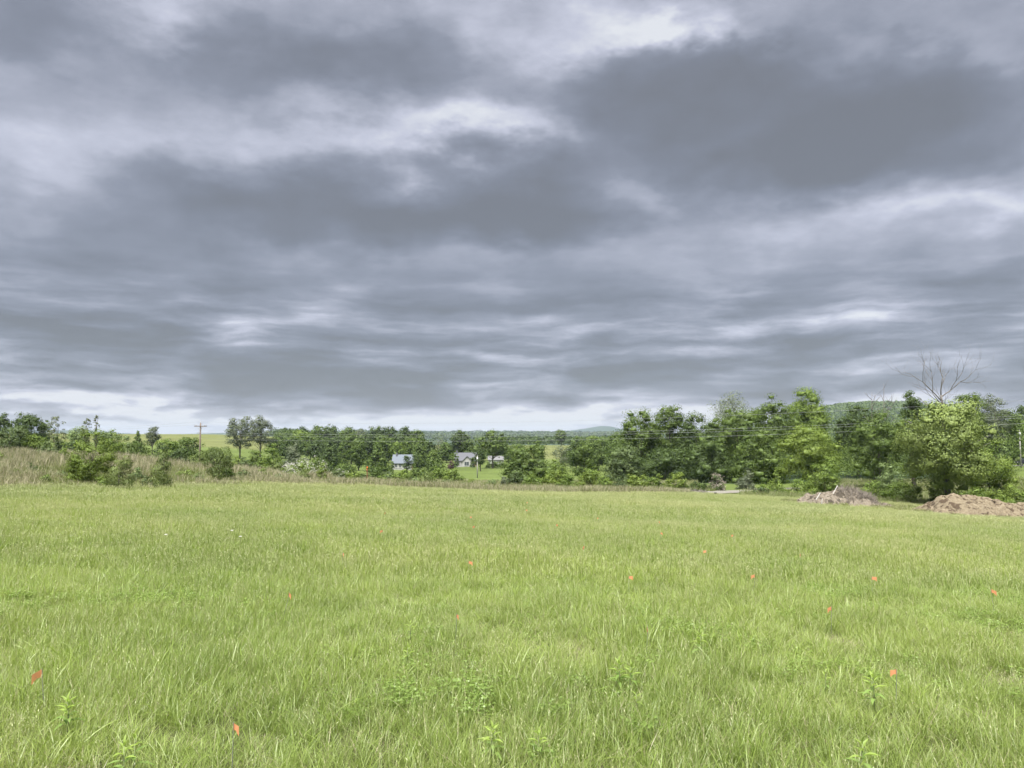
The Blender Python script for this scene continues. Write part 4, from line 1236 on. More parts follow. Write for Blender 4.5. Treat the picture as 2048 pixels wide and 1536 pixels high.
# ------------------------------------------------------------------ houses in the valley
M_SIDING = simple_mat('white_siding', (0.36, 0.36, 0.355), 0.6, var=0.04)
M_SHINGLE = simple_mat('grey_shingle', (0.115, 0.12, 0.135), 0.9, var=0.15)
M_BLUEROOF = simple_mat('blue_grey_roof', (0.13, 0.15, 0.18), 0.75, var=0.1)
M_TRIM = simple_mat('white_trim', (0.52, 0.52, 0.51), 0.5, var=0.03)
M_BRICK = simple_mat('chimney_brick', (0.28, 0.17, 0.13), 0.9, var=0.2)
M_PANE, N = new_mat('window_pane')
b = N.n('ShaderNodeBsdfPrincipled'); b.inputs['Base Color'].default_value = (0.06, 0.07, 0.08, 1); b.inputs['Roughness'].default_value = 0.08
N.t.links.new(b.outputs[0], N.n('ShaderNodeOutputMaterial').inputs[0])


def window(parent, x, z, w, h, y, nrm=-1):
    m = MB(); t = 0.09
    for (x0, x1, z0, z1) in ((x - w / 2 - t, x + w / 2 + t, z - h / 2 - t, z - h / 2), (x - w / 2 - t, x + w / 2 + t, z + h / 2, z + h / 2 + t),
                             (x - w / 2 - t, x - w / 2, z - h / 2, z + h / 2), (x + w / 2, x + w / 2 + t, z - h / 2, z + h / 2), (x - 0.03, x + 0.03, z - h / 2, z + h / 2)):
        m.box(x0, x1, y - 0.07, y + 0.02, z0, z1)
    wn_ = link('window', m.mesh('window', M_TRIM), parent)
    p = MB(); p.box(x - w / 2 + 0.005, x + w / 2 - 0.005, y - 0.03, y + 0.01, z - h / 2 + 0.005, z + h / 2 - 0.005)
    link('pane', p.mesh('pane', M_PANE), wn_)
    s = MB(); s.box(x - w / 2 - 0.14, x + w / 2 + 0.14, y - 0.14, y - 0.002, z - h / 2 - 0.17, z - h / 2 - 0.095)
    link('sill', s.mesh('sill', M_TRIM), wn_)


def gable_roof(m, x0, x1, y0, y1, zb, zr, along='x', over=0.4, th=0.16):
    """closed roof prism shell with overhang"""
    if along == 'x':
        ym = (y0 + y1) / 2
        sec = [(y0 - over, zb - over * (zr - zb) / (ym - y0)), (ym, zr), (y1 + over, zb - over * (zr - zb) / (ym - y0))]
        lo = [(p[0], p[1] - th) for p in sec]
        pts = sec + lo[::-1]
        V = [(x0 - over, p[0], p[1]) for p in pts] + [(x1 + over, p[0], p[1]) for p in pts]
    else:
        xm = (x0 + x1) / 2
        sec = [(x0 - over, zb - over * (zr - zb) / (xm - x0)), (xm, zr), (x1 + over, zb - over * (zr - zb) / (xm - x0))]
        lo = [(p[0], p[1] - th) for p in sec]
        pts = sec + lo[::-1]
        V = [(p[0], y0 - over, p[1]) for p in pts] + [(p[0], y1, p[1]) for p in pts]
    F = [tuple(range(6))[::-1], tuple(range(6, 12))] + [(k, (k + 1) % 6, (k + 1) % 6 + 6, k + 6) for k in range(6)]
    m.add(V, F)


def gable_wall(m, x0, x1, y0, y1, z0, zb, zr, along='x'):
    m.box(x0, x1, y0, y1, z0, zb)
    if along == 'x':
        ym = (y0 + y1) / 2
        m.add([(x0, y0, zb), (x0, y1, zb), (x0, ym, zr - 0.12), (x1, y0, zb), (x1, y1, zb), (x1, ym, zr - 0.12)], [(0, 2, 1), (3, 4, 5)])
    else:
        xm = (x0 + x1) / 2
        m.add([(x0, y0, zb), (x1, y0, zb), (xm, y0, zr - 0.12)], [(0, 1, 2)])


# gabled white house
pB = ground(930, 330)
hz0 = at(930, 933, 330)[2]
h1 = thing('gabled_house', 'white house with grey roof and front gable on the valley lawn', 'house', (pB[0], pB[1], pB[2]))
m = MB(); gable_wall(m, -4.3, 5.0, 0, 8, -1.0, 2.9, 5.9); link('wall', m.mesh('wall', M_SIDING), h1)
m = MB(); gable_roof(m, -4.3, 5.0, 0, 8, 2.9, 5.95); rf = link('roof', m.mesh('roof', M_SHINGLE), h1)
m = MB(); m.box(-4.0, -3.3, 3.6, 4.4, 5.0, 6.9); link('chimney', m.mesh('chimney', M_SHINGLE), rf)
m = MB(); gable_wall(m, -1.2, 3.4, -2.2, 0.02, -1.0, 2.3, 4.6, 'y'); link('front_gable', m.mesh('front_gable', M_SIDING), h1)
m = MB(); gable_roof(m, -1.2, 3.4, -2.2, 3.2, 2.3, 4.65, 'y', 0.35); link('gable_roof', m.mesh('gable_roof', M_SHINGLE), h1)
window(h1, 0.95, 1.35, 1.9, 1.7, -2.2)
window(h1, -2.8, 1.5, 1.2, 1.3, 0.0)
m = MB(); m.box(4.0, 4.9, -0.06, 0.01, 0, 2.1); dd = link('door', m.mesh('door', M_BRICK), h1)
m = MB(); m.box(4.1, 4.2, -0.14, -0.062, 0.98, 1.08); link('handle', m.mesh('handle', M_TRIM), dd)
# blue roofed house
pA = ground(806, 300)
h2 = thing('blue_roofed_house', 'white house with blue grey roof half hidden by dark cedars', 'house', pA)
m = MB(); gable_wall(m, -3.9, 4.6, 0, 7, -1.0, 3.0, 5.9); link('wall', m.mesh('wall', M_SIDING), h2)
m = MB(); gable_roof(m, -3.9, 4.6, 0, 7, 3.0, 5.95); link('roof', m.mesh('roof', M_BLUEROOF), h2)
for x in (-2.5, -0.9, 2.4):
    window(h2, x, 1.7, 0.85, 1.5, 0.0)
m = MB(); m.box(3.5, 4.4, -0.06, 0.01, 0, 2.1); dd = link('door', m.mesh('door', M_BRICK), h2)
m = MB(); m.box(3.6, 3.7, -0.14, -0.062, 0.98, 1.08); link('handle', m.mesh('handle', M_TRIM), dd)
m = MB(); m.box(-3.0, -2.4, 2.6, 3.2, 5.3, 6.6); link('chimney', m.mesh('chimney', M_SHINGLE), h2)
# low garage on the far side of the lawn
pC = ground(1000, 345)
pC = ground(993, 352)
h3 = thing('garage', 'low white garage behind the large shade tree at the lawn end', 'garage', pC)
m = MB(); gable_wall(m, -3.6, 3.2, 0, 6, -1, 2.4, 3.9); link('wall', m.mesh('wall', simple_mat('dull_white_siding', (0.30, 0.30, 0.29), 0.7)), h3)
m = MB(); gable_roof(m, -3.6, 3.2, 0, 6, 2.4, 3.95); link('roof', m.mesh('roof', simple_mat('pale_metal_roof', (0.17, 0.17, 0.175), 0.5)), h3)
m = MB(); m.box(-2.8, 0.2, -0.06, 0.01, 0, 2.1)
for k in range(4):
    m.box(-2.75, 0.15, -0.09, -0.062, 0.05 + k * 0.52, 0.50 + k * 0.52)
link('garage_door', m.mesh('garage_door', M_TRIM), h3)
window(h3, 1.8, 1.4, 0.9, 0.9, 0.0)

# ------------------------------------------------------------------ power line
M_POLE = simple_mat('creosote_pole', (0.17, 0.135, 0.115), 0.9, var=0.25, scale=2)
M_POLEGREY = simple_mat('weathered_pole', (0.34, 0.33, 0.31), 0.9, var=0.2, scale=2)
M_INSUL = simple_mat('insulator', (0.40, 0.39, 0.38), 0.3, var=0.05)
M_METAL = simple_mat('galvanised', (0.40, 0.41, 0.42), 0.45, metal=0.6, var=0.1)
M_WIRE = simple_mat('aluminium_wire', (0.30, 0.31, 0.32), 0.5, metal=0.3, var=0.1)
YA = 154.0
pA_ = ground(402, YA)
ztop = at(402, 846, YA)[2]
hp = ztop - pA_[2]
pole = thing('power_pole', 'dark wooden power pole with double crossarm rising from the brush', 'power pole', pA_)
m = MB(); m.tube([(0, 0, -0.5), (0, 0, hp * 0.5), (0, 0, hp)], [0.19, 0.165, 0.13], 10); link('pole', m.mesh('pole', M_POLE, True), pole)
for yo in (-0.19, 0.19):
    m = MB(); m.box(-1.2, 1.2, yo - 0.05, yo + 0.05, hp - 0.72, hp - 0.58); link('crossarm', m.mesh('crossarm', M_POLE), pole)
for sx in (-1, 1):
    m = MB(); m.tube([(sx * 0.72, -0.26, hp - 0.66), (sx * 0.02, -0.2, hp - 1.35)], [0.03, 0.03], 5); link('brace', m.mesh('brace', M_METAL), pole)
for (x, zb) in ((-1.1, hp - 0.58), (-0.8, hp - 0.58), (0.8, hp - 0.58), (1.1, hp - 0.58), (0, hp)):
    m = MB(); m.tube([(x, 0, zb), (x, 0, zb + 0.12), (x, 0, zb + 0.13), (x, 0, zb + 0.26)], [0.03, 0.03, 0.085, 0.05], 8); link('insulator', m.mesh('insulator', M_INSUL, True), pole)
m = MB(); m.box(-0.5, 0.02, -0.16, -0.10, hp - 2.05, hp - 1.95); m.tube([(-0.45, -0.13, hp - 1.95), (-0.45, -0.13, hp - 1.8)], [0.05, 0.04], 6)
link('bracket', m.mesh('bracket', M_METAL), pole)


def wire(label, a, b_, sag, r=0.012):
    a, b_ = np.array(a, float), np.array(b_, float)
    n = 48
    pts = [a + (b_ - a) * t - np.array([0, 0, 4 * sag * t * (1 - t)]) for t in np.linspace(0, 1, n)]
    mid = a
    m = MB(); m.tube([p - mid for p in pts], [r] * n, 5)
    o = link('power_wire', m.mesh('power_wire', M_WIRE, True), None, mid)
    tag(o, label, 'wire', 'overhead wires')


YB = 108.0
Bx = (2320 - 1024) / FPX * YB
top_b = at(2320, 783, YB)[2]
ctr = np.array([pA_[0], pA_[1], 0])
for (dx, dz, lb) in ((0, 0.26, 'topmost overhead wire running across to the right wood'), ):
    wire(lb, ctr + (dx, 0, ztop + dz - 0.02), (Bx, YB, top_b), 1.85)
wire('second overhead wire from the top, crossing before the big wood', ctr + (-0.45, -0.13, hp + pA_[2] - 1.85), (Bx - 0.4, YB, top_b - 2.3), 1.75)
wire('third overhead wire, close under the second one before the big wood', ctr + (0.1, -0.13, hp + pA_[2] - 2.3), (Bx + 0.3, YB + 0.3, top_b - 2.55), 1.80)
wire('lowest overhead wire crossing before the big wood', ctr + (0, -0.14, hp + pA_[2] - 3.1), (Bx, YB, top_b - 3.4), 1.75)
LX, LY = ground(-420, 175)[0], 175
wire('overhead wire on the left end of the crossarm going to the photo edge', ctr + (-1.1, 0, hp + pA_[2] - 0.33), (LX, LY, ztop - 2.2), 1.0)
wire('overhead wire from the pole top going to the photo edge over the brush', ctr + (0, 0, hp + pA_[2] + 0.24), (LX, LY, ztop - 1.6), 1.2)

# next pole of the line, out of the frame to the right, that holds the wires
pN = np.array([Bx, YB, float(Hz(Bx, YB))]); hn = top_b - pN[2]
pole = thing('power_pole', 'power pole outside the photo that holds the right wire ends', 'power pole', pN)
m = MB(); m.tube([(0, 0, -0.5), (0, 0, hn * 0.5), (0, 0, hn)], [0.19, 0.165, 0.13], 10); link('pole', m.mesh('pole', M_POLE, True), pole)
m = MB(); m.box(-1.2, 1.2, -0.24, -0.14, hn - 0.72, hn - 0.58); link('crossarm', m.mesh('crossarm', M_POLE), pole)


def slim_pole(label, px, Y, ytop, box):
    p = ground(px, Y); h = at(px, ytop, Y)[2] - p[2]
    t = thing('utility_pole', label, 'utility pole', p)
    m = MB(); m.tube([(0, 0, -0.4), (0, 0, h * 0.5), (0, 0, h)], [0.16, 0.14, 0.115], 9); link('pole', m.mesh('pole', M_POLEGREY, True), t)
    m = MB(); m.tube([(0, -0.16, h * box[0] - box[2] / 2), (0, -0.16, h * box[0] + box[2] / 2)], [box[1], box[1]], 10); link('canister', m.mesh('canister', M_METAL, True), t)
    m = MB(); m.box(-0.35, 0.35, -0.06, 0.06, h * 0.93, h * 0.93 + 0.1); link('crossarm', m.mesh('crossarm', M_POLEGREY), t)
    m = MB(); m.tube([(0, 0, h), (0, 0, h + 0.1), (0, 0, h + 0.22)], [0.04, 0.07, 0.03], 7); link('insulator', m.mesh('insulator', M_INSUL, True), t)


slim_pole('slim pale utility pole standing on the lawn before the gabled house', 955, 205, 912, (0.86, 0.24, 0.75))
slim_pole('slim pale roadside pole with canister at the far right', 2037, 195, 861, (0.9, 0.26, 0.9))

# ------------------------------------------------------------------ dark car on the road


def car(label, px, Y, rz):
    p = ground(px, Y); p[2] += 0.16
    t = thing('parked_car', label, 'car', p, rz)
    paint = simple_mat('car_paint_black', (0.018, 0.02, 0.024), 0.25, var=0.05, spec=0.6)
    rub = simple_mat('tyre_rubber', (0.03, 0.03, 0.03), 0.9); rim = simple_mat('alloy_rim', (0.45, 0.45, 0.46), 0.4, metal=0.8)
    lampm = simple_mat('lamp_glass', (0.7, 0.7, 0.68), 0.2); tail = simple_mat('tail_red', (0.4, 0.03, 0.02), 0.3)
    prof = [(-2.25, 0.42), (-2.3, 0.75), (-2.2, 1.05), (-1.95, 1.15), (-1.65, 1.68), (-1.2, 1.76), (0.35, 1.74), (0.95, 1.18), (1.95, 1.02), (2.25, 0.8), (2.28, 0.42)]

    def body(hw, taper):
        V, n = [], len(prof)
        for (sx, k) in ((-1, 1.0), (1, 1.0)):
            for (x, z) in prof:
                V.append((x, sx * (hw - taper * max(0, z - 1.05)), z))
        F = [tuple(range(n)), tuple(range(n, 2 * n))[::-1]] + [(i, i + n, (i + 1) % n + n, (i + 1) % n) for i in range(n)]
        return V, F
    m = MB(); m.add(*body(0.92, 0.32)); link('body', m.mesh('body', paint), t)
    for sy in (-1, 1):
        for (x0, x1, q) in ((-1.55, -0.55, 'rear'), (-0.48, 0.5, 'front')):
            y1_, y2_ = sy * (0.925 - 0.32 * 0.08), sy * (0.925 - 0.32 * 0.6)
            m = MB(); xs = (x0 + (0.02 if q == 'rear' else 0), x1 + (0.25 if q == 'front' else 0), x1 - (0.12 if q == 'front' else 0), x0 + (0.18 if q == 'rear' else 0))
            V = [(xs[0], y1_, 1.13), (xs[1], y1_, 1.13), (xs[2], y2_, 1.65), (xs[3], y2_, 1.65)]
            m.add(V + [(a, b * 0.985, c) for a, b, c in V], [(0, 1, 2, 3), (7, 6, 5, 4), (0, 4, 5, 1), (1, 5, 6, 2), (2, 6, 7, 3), (3, 7, 4, 0)])
            link('side_window', m.mesh('side_window', M_PANE), t)
        for x in (-1.4, 1.42):
            m = MB(); m.tube([(x, sy * 0.72, 0.34), (x, sy * 0.95, 0.34)], [0.34, 0.34], 18); wl = link('wheel', m.mesh('wheel', rub), t)
            m = MB(); m.tube([(x, sy * 0.945, 0.34), (x, sy * 0.965, 0.34)], [0.2, 0.17], 12); link('rim', m.mesh('rim', rim), wl)
        m = MB(); m.box(2.16, 2.285, sy * 0.75 - 0.16, sy * 0.75 + 0.16, 0.72, 0.86); link('headlight', m.mesh('headlight', lampm), t)
        m = MB(); m.box(-2.31, -2.2, sy * 0.78 - 0.1, sy * 0.78 + 0.1, 0.82, 1.04); link('tail_light', m.mesh('tail_light', tail), t)
    m = MB(); V = [(0.40, -0.68, 1.72), (0.40, 0.68, 1.72), (0.93, 0.82, 1.22), (0.93, -0.82, 1.22)]
    m.add([(x + 0.012, y, z + 0.012) for x, y, z in V], [(0, 3, 2, 1)]); link('windscreen', m.mesh('windscreen', M_PANE), t)


car('dark car on the road beside the roadside pole', 2046, 203, R(172))

# ------------------------------------------------------------------ marked post and other small things at the field edge
pp = ground(736, 77)
t = thing('marked_post', 'rusty thin fence post with an orange tip at the meadow edge', 'post', pp)
hpost = at(736, 932, 77)[2] - pp[2]
m = MB(); m.box(-0.02, 0.02, -0.02, 0.02, -0.3, hpost); m.box(-0.045, 0.045, -0.024, -0.021, 0.0, hpost - 0.02); link('post', m.mesh('post', simple_mat('rusty_steel', (0.16, 0.075, 0.045), 0.9, var=0.3)), t)
M_ORANGE_TAPE = simple_mat('orange_tape', (0.75, 0.20, 0.06), 0.7, var=0.1)
m = MB(); m.box(-0.05, 0.05, -0.05, 0.05, hpost - 0.22, hpost - 0.05); m.add([(-0.03, -0.055, hpost - 0.3), (-0.1, -0.08, hpost - 0.34), (-0.08, -0.07, hpost - 0.42), (0.0, -0.055, hpost - 0.42)], [(0, 1, 2, 3)])
link('ribbon', m.mesh('ribbon', M_ORANGE_TAPE), t)
pp = ground(1428, 84)
t = thing('black_marker', 'small black capped marker standing at the gravel drive', 'marker', pp)
hb = at(1428, 985, 84)[2] - pp[2]
m = MB(); m.tube([(0, 0, -0.2), (0, 0, hb - 0.1)], [0.04, 0.04], 8); link('stake', m.mesh('stake', M_WIRE), t)
m = MB(); m.tube([(0, 0, hb - 0.28), (0, 0, hb - 0.2), (0, 0, hb - 0.02), (0, 0, hb)], [0.09, 0.15, 0.15, 0.1], 10); link('cap', m.mesh('cap', simple_mat('black_plastic', (0.02, 0.02, 0.02), 0.6)), t)

# pile of grey brush cuttings by the drive
pp = ground(1382, 88)
rngc = np.random.default_rng(77)
m = MB()
for k in range(420):
    a = rngc.normal(size=2) * np.array([1.1, 0.5]); z = max(0, 0.5 * (1 - (a[0] / 2.6) ** 2 - (a[1] / 1.3) ** 2)) * rngc.random()
    d = unit(np.array([rngc.normal(), rngc.normal() * 0.5, rngc.normal() * 0.3])); L = rngc.uniform(0.3, 1.0)
    c = np.array([a[0], a[1], z + 0.05]); m.tube([c - d * L / 2, c + rngc.normal(size=3) * 0.04, c + d * L / 2], [0.014, 0.022, 0.008], 3, cap=False)
o = link('brush_pile', m.mesh('brush_pile', simple_mat('grey_cuttings', (0.27, 0.245, 0.215), 0.9, var=0.3)), None, pp)
tag(o, 'low grey pile of cut brush at the start of the gravel drive', 'brush pile', kind='stuff')

# ------------------------------------------------------------------ meadow grass (geometry-node scatter of tufts)
def blade_strip(rng, n, R_, h, wd, lean, curl, seg=3, hvar=(0.55, 1.1)):
    """n curved blades -> verts, faces (quads, the tip quad closes on one point pair)"""
    a = rng.random(n) * 6.283; q = R_ * np.sqrt(rng.random(n))
    base = np.stack([q * np.cos(a), q * np.sin(a), np.full(n, -0.02)], 1)
    la = rng.random(n) * 6.283
    ld = np.stack([np.cos(la), np.sin(la), np.zeros(n)], 1)
    ln = rng.uniform(0.1, 1.0, n) * lean
    cu = rng.uniform(0.0, 1.0, n) ** 1.5 * curl
    hh = h * rng.uniform(*hvar, n)
    fa = la + math.pi / 2 + rng.normal(size=n) * 0.6
    side = np.stack([np.cos(fa), np.sin(fa), np.zeros(n)], 1)
    ww = wd * rng.uniform(0.6, 1.25, n)
    V = []
    for k in range(seg + 1):
        t = k / seg
        horiz = (ln * t + cu * t * t) * hh
        vert = hh * (t - 0.42 * cu * t ** 2.4)
        c = base + ld * horiz[:, None] + np.array([0, 0, 1.0]) * vert[:, None]
        wk = ww * (1.0 - 0.15 * t if k < seg else 0.12) * (0.7 if k == 0 else 1.0)
        V.append(c - side * wk[:, None] / 2); V.append(c + side * wk[:, None] / 2)
    V = np.stack(V, 1).reshape(-1, 3)
    o = np.arange(n)[:, None] * (2 * (seg + 1))
    F = np.concatenate([o + np.array([[2 * k, 2 * k + 1, 2 * k + 3, 2 * k + 2]]) for k in range(seg)], 0)
    return V, F


def seed_heads(rng, n, R_, h, hd):
    """thin culms carrying a narrow feathery head"""
    m = MB()
    for k in range(n):
        a = rng.random() * 6.28; q = R_ * math.sqrt(rng.random())
        b0 = np.array([q * math.cos(a), q * math.sin(a), 0]); la = rng.random() * 6.28
        tip = b0 + np.array([math.cos(la) * 0.18 * h, math.sin(la) * 0.18 * h, h * rng.uniform(0.9, 1.25)])
        md = (b0 + tip) / 2 + np.array([0, 0, 0.04 * h])
        m.tube([b0, md, tip], [hd * 0.12, hd * 0.1, hd * 0.06], 3, cap=False)
        for j in range(5):
            t = 0.74 + 0.06 * j; c = b0 + (tip - b0) * t
            e = c + np.array([rng.normal() * hd, rng.normal() * hd, hd * 1.9])
            s = np.array([rng.normal(), rng.normal(), 0]); s = s / np.linalg.norm(s) * hd * 0.32
            m.add([c, (c + e) / 2 + s, e, (c + e) / 2 - s], [(0, 1, 2, 3)])
    return m


TUFTS = bpy.data.collections.new('tuft_library')
tuft_names = []


def add_tuft(key, parts):
    """parts: list of (verts, faces, material)"""
    me = bpy.data.meshes.new('tuft_' + key)
    V = []; F = []; MI = []; b0 = 0
    for i, (v, f, mat) in enumerate(parts):
        V += [tuple(map(float, p)) for p in v]; F += [tuple(int(q) + b0 for q in g) for g in f]; MI += [i] * len(f); b0 = len(V)
        me.materials.append(mat)
    me.from_pydata(V, [], F)
    me.polygons.foreach_set('material_index', MI)
    me.update()
    o = bpy.data.objects.new('tuft_%02d_%s' % (len(tuft_names), key), me)
    TUFTS.objects.link(o)
    tuft_names.append(key)


tr = np.random.default_rng(31)
for k in range(5):   # 0-4 near fine blades
    add_tuft('fine', [(*blade_strip(tr, 42, 0.12, 0.235, 0.0041, 0.55, 0.8), M_BLADE)])
for k in range(3):   # 5-7 near broad arching blades
    add_tuft('broad', [(*blade_strip(tr, 8, 0.09, 0.31, 0.0072, 0.5, 1.25, seg=5), M_BROAD), (*blade_strip(tr, 22, 0.12, 0.22, 0.0046, 0.55, 0.8), M_BLADE)])
for k in range(2):   # 8-9 near with seed heads
    sh = seed_heads(tr, 4, 0.10, 0.30, 0.009)
    add_tuft('seed', [(*blade_strip(tr, 28, 0.12, 0.225, 0.0046, 0.55, 0.8), M_BLADE), (sh.v, sh.f, M_SEED)])
for k in range(2):   # 10-11 thatch
    add_tuft('thatch', [(*blade_strip(tr, 26, 0.15, 0.12, 0.0045, 1.5, 1.0), M_THATCH), (*blade_strip(tr, 12, 0.14, 0.19, 0.0046, 0.7, 0.8), M_BLADE)])
def clover(rng, n, R_, h):
    a = rng.random(n) * 6.283; q = R_ * np.sqrt(rng.random(n)); z = h * rng.uniform(0.45, 1.0, n)
    c = np.stack([q * np.cos(a), q * np.sin(a), z], 1)
    P = np.concatenate([c + 0.009 * np.stack([np.cos(a * 3 + k * 2.1), np.sin(a * 3 + k * 2.1), np.zeros(n)], 1) for k in range(3)])
    return leaf_cards(P, unit(np.array([0, 0, 1.0]) + rng.normal(size=P.shape) * 0.35), np.full(len(P), 0.010), np.full(len(P), 0.008), rng)


for k in range(4):   # 12-15 mid
    sh = seed_heads(tr, 3, 0.16, 0.30, 0.012)
    add_tuft('mid', [(*blade_strip(tr, 40, 0.18, 0.25, 0.0085, 0.45, 0.7), M_BLADE), (sh.v, sh.f, M_SEED)])
for k in range(2):   # 16-17 mid broad
    add_tuft('mid_broad', [(*blade_strip(tr, 10, 0.15, 0.31, 0.011, 0.5, 1.0, seg=4), M_BROAD), (*blade_strip(tr, 26, 0.18, 0.24, 0.0085, 0.4, 0.6), M_BLADE)])
for k in range(4):   # 18-21 far
    sh = seed_heads(tr, 4, 0.30, 0.32, 0.022)
    add_tuft('far', [(*blade_strip(tr, 44, 0.36, 0.27, 0.018, 0.35, 0.5, seg=2), M_BLADE), (sh.v, sh.f, M_SEED)])
for k in range(4):   # 22-25 tall dry stalks with a little green
    add_tuft('dry', [(*blade_strip(tr, 30, 0.32, 1.05, 0.026, 0.32, 0.35, seg=3, hvar=(0.4, 1.15)), M_TANSTALK), (*blade_strip(tr, 10, 0.32, 0.55, 0.03, 0.4, 0.6), M_BLADE)])
for k in range(3):   # 26-28 short dry strip
    add_tuft('dry_short', [(*blade_strip(tr, 30, 0.30, 0.62, 0.024, 0.35, 0.4, seg=3, hvar=(0.5, 1.1)), M_TANSTALK), (*blade_strip(tr, 6, 0.30, 0.40, 0.024, 0.4, 0.6), M_BLADE)])
for k in range(3):   # 29-31 rank grass
    add_tuft('rank', [(*blade_strip(tr, 34, 0.34, 0.72, 0.022, 0.4, 0.7, seg=3), M_RANK), (*blade_strip(tr, 8, 0.34, 0.85, 0.02, 0.35, 0.4, seg=3), M_TANSTALK)])


for k in range(2):   # 32-33 clover and low leaves among the blades
    add_tuft('clover', [(*clover(tr, 46, 0.13, 0.16), M_CLOVER), (*blade_strip(tr, 14, 0.12, 0.21, 0.0046, 0.5, 0.7), M_BLADE)])


def gn_scatter():
    ng = bpy.data.node_groups.new('tuft_scatter', 'GeometryNodeTree')
    ng.interface.new_socket('Geometry', in_out='INPUT', socket_type='NodeSocketGeometry')
    ng.interface.new_socket('Geometry', in_out='OUTPUT', socket_type='NodeSocketGeometry')
    n = ng.nodes; l = ng.links
    gi, go_ = n.new('NodeGroupInput'), n.new('NodeGroupOutput')
    ci = n.new('GeometryNodeCollectionInfo'); ci.inputs['Collection'].default_value = TUFTS
    ci.inputs['Separate Children'].default_value = True; ci.inputs['Reset Children'].default_value = True

    def attr(name, typ):
        a = n.new('GeometryNodeInputNamedAttribute'); a.data_type = typ; a.inputs['Name'].default_value = name
        return a.outputs['Attribute']
    ip = n.new('GeometryNodeInstanceOnPoints')
    l.new(gi.outputs[0], ip.inputs['Points']); l.new(ci.outputs[0], ip.inputs['Instance'])
    ip.inputs['Pick Instance'].default_value = True
    l.new(attr('kind_index', 'INT'), ip.inputs['Instance Index'])
    er = n.new('FunctionNodeEulerToRotation'); l.new(attr('turn', 'FLOAT_VECTOR'), er.inputs[0])
    l.new(er.outputs[0], ip.inputs['Rotation'])
    l.new(attr('size', 'FLOAT_VECTOR'), ip.inputs['Scale'])
    l.new(ip.outputs[0], go_.inputs[0])
    return ng


GN = gn_scatter()


def scatter(name, label, pts, kinds, sizes, cat='grass', seed=1):
    rng = np.random.default_rng(seed)
    n = len(pts)
    z = Hz(pts[:, 0], pts[:, 1])
    me = bpy.data.meshes.new(name)
    me.vertices.add(n)
    me.vertices.foreach_set('co', np.column_stack([pts, z]).astype(np.float32).ravel())
    a = me.attributes.new('kind_index', 'INT', 'POINT'); a.data.foreach_set('value', np.asarray(kinds, np.int32))
    tv = np.column_stack([rng.normal(size=n) * 0.08, rng.normal(size=n) * 0.08, rng.random(n) * 6.283]).astype(np.float32)
    a = me.attributes.new('turn', 'FLOAT_VECTOR', 'POINT'); a.data.foreach_set('vector', tv.ravel())
    s = np.column_stack([0.5 + 0.5 * sizes, 0.5 + 0.5 * sizes, sizes]).astype(np.float32) * rng.uniform(0.85, 1.15, (n, 1)).astype(np.float32)
    a = me.attributes.new('size', 'FLOAT_VECTOR', 'POINT'); a.data.foreach_set('vector', s.ravel())
    me.update()
    o = link(name, me)
    mod = o.modifiers.new('scatter', 'NODES'); mod.node_group = GN
    return tag(o, label, cat, kind='stuff')


def zone(rng, y0, y1, dens, half=0.74, pad=1.6):
    area = half * (y1 ** 2 - y0 ** 2) + 2 * pad * (y1 - y0)
    n = int(area * dens)
    Y = rng.uniform(y0 * y0 if y0 > 0 else 0, y1 * y1, n) ** 0.5
    x = rng.uniform(-1, 1, n) * (half * Y + pad)
    return np.stack([x, Y], 1)


def in_mound(p):
    out = np.zeros(len(p), bool)
    for root, g in ((mA, gA), (mB, gB)):
        X, Yy, Z = g
        lx = (p[:, 0] - root.location.x) / (X.max() + 0.01); ly = (p[:, 1] - root.location.y) / (Yy.max() + 0.01)
        out |= (np.abs(lx) < 0.97) & (np.abs(ly) < 0.9)
    return out


zr = np.random.default_rng(8)
# height and kind drift over the field
def drift(p): return 0.62 * vnoise(p[:, 0] + 20, p[:, 1], 0.55) + 0.38 * vnoise(p[:, 0], p[:, 1] + 70, 1.7)


pn = zone(zr, 2.4, 13.5, 92)
dn = drift(pn)
bare = vnoise(pn[:, 0] + 5, pn[:, 1] + 3, 0.9) * 0.6 + vnoise(pn[:, 0] + 31, pn[:, 1], 2.2) * 0.4
u_ = zr.random(len(pn))
broadness = np.clip((vnoise(pn[:, 0] + 90, pn[:, 1], 0.8) - 0.45) * 2.2, 0, 1)
kn = np.where(u_ < 0.03 + 0.18 * broadness, zr.integers(5, 8, len(pn)), np.where(u_ > 0.82, zr.integers(8, 10, len(pn)), zr.integers(0, 5, len(pn))))
kn = np.where((bare < 0.20) | (zr.random(len(pn)) < 0.07), zr.integers(10, 12, len(pn)), kn)
clov = vnoise(pn[:, 0] + 55, pn[:, 1] + 12, 0.7) + 0.25 * zr.normal(size=len(pn))
kn = np.where(clov > 1.06, zr.integers(32, 34, len(pn)), kn)
sz = 0.50 + 0.86 * dn
sz = sz * np.where(bare < 0.30, 0.8, 1.0)
scatter('meadow_grass', 'fine green meadow grass closest to the camera', pn, kn, sz, seed=1)
pm = zone(zr, 13.5, 34, 36)
dm = drift(pm)
bro = np.clip((vnoise(pm[:, 0] + 90, pm[:, 1], 0.5) - 0.45) * 2.0, 0, 1)
km = np.where(zr.random(len(pm)) < 0.05 + 0.25 * bro, zr.integers(16, 18, len(pm)), zr.integers(12, 16, len(pm)))
scatter('meadow_grass', 'green meadow grass in the middle of the field', pm, km, 0.62 + 0.62 * dm, seed=2)
pf = zone(zr, 34, 92, 11, pad=4)
pf = pf[(pf[:, 1] < field_edge(pf[:, 0], pf[:, 1]) + 1.0) & ~in_mound(pf)]
df = 0.6 * vnoise(pf[:, 0], pf[:, 1], 0.2) + 0.4 * drift(pf)
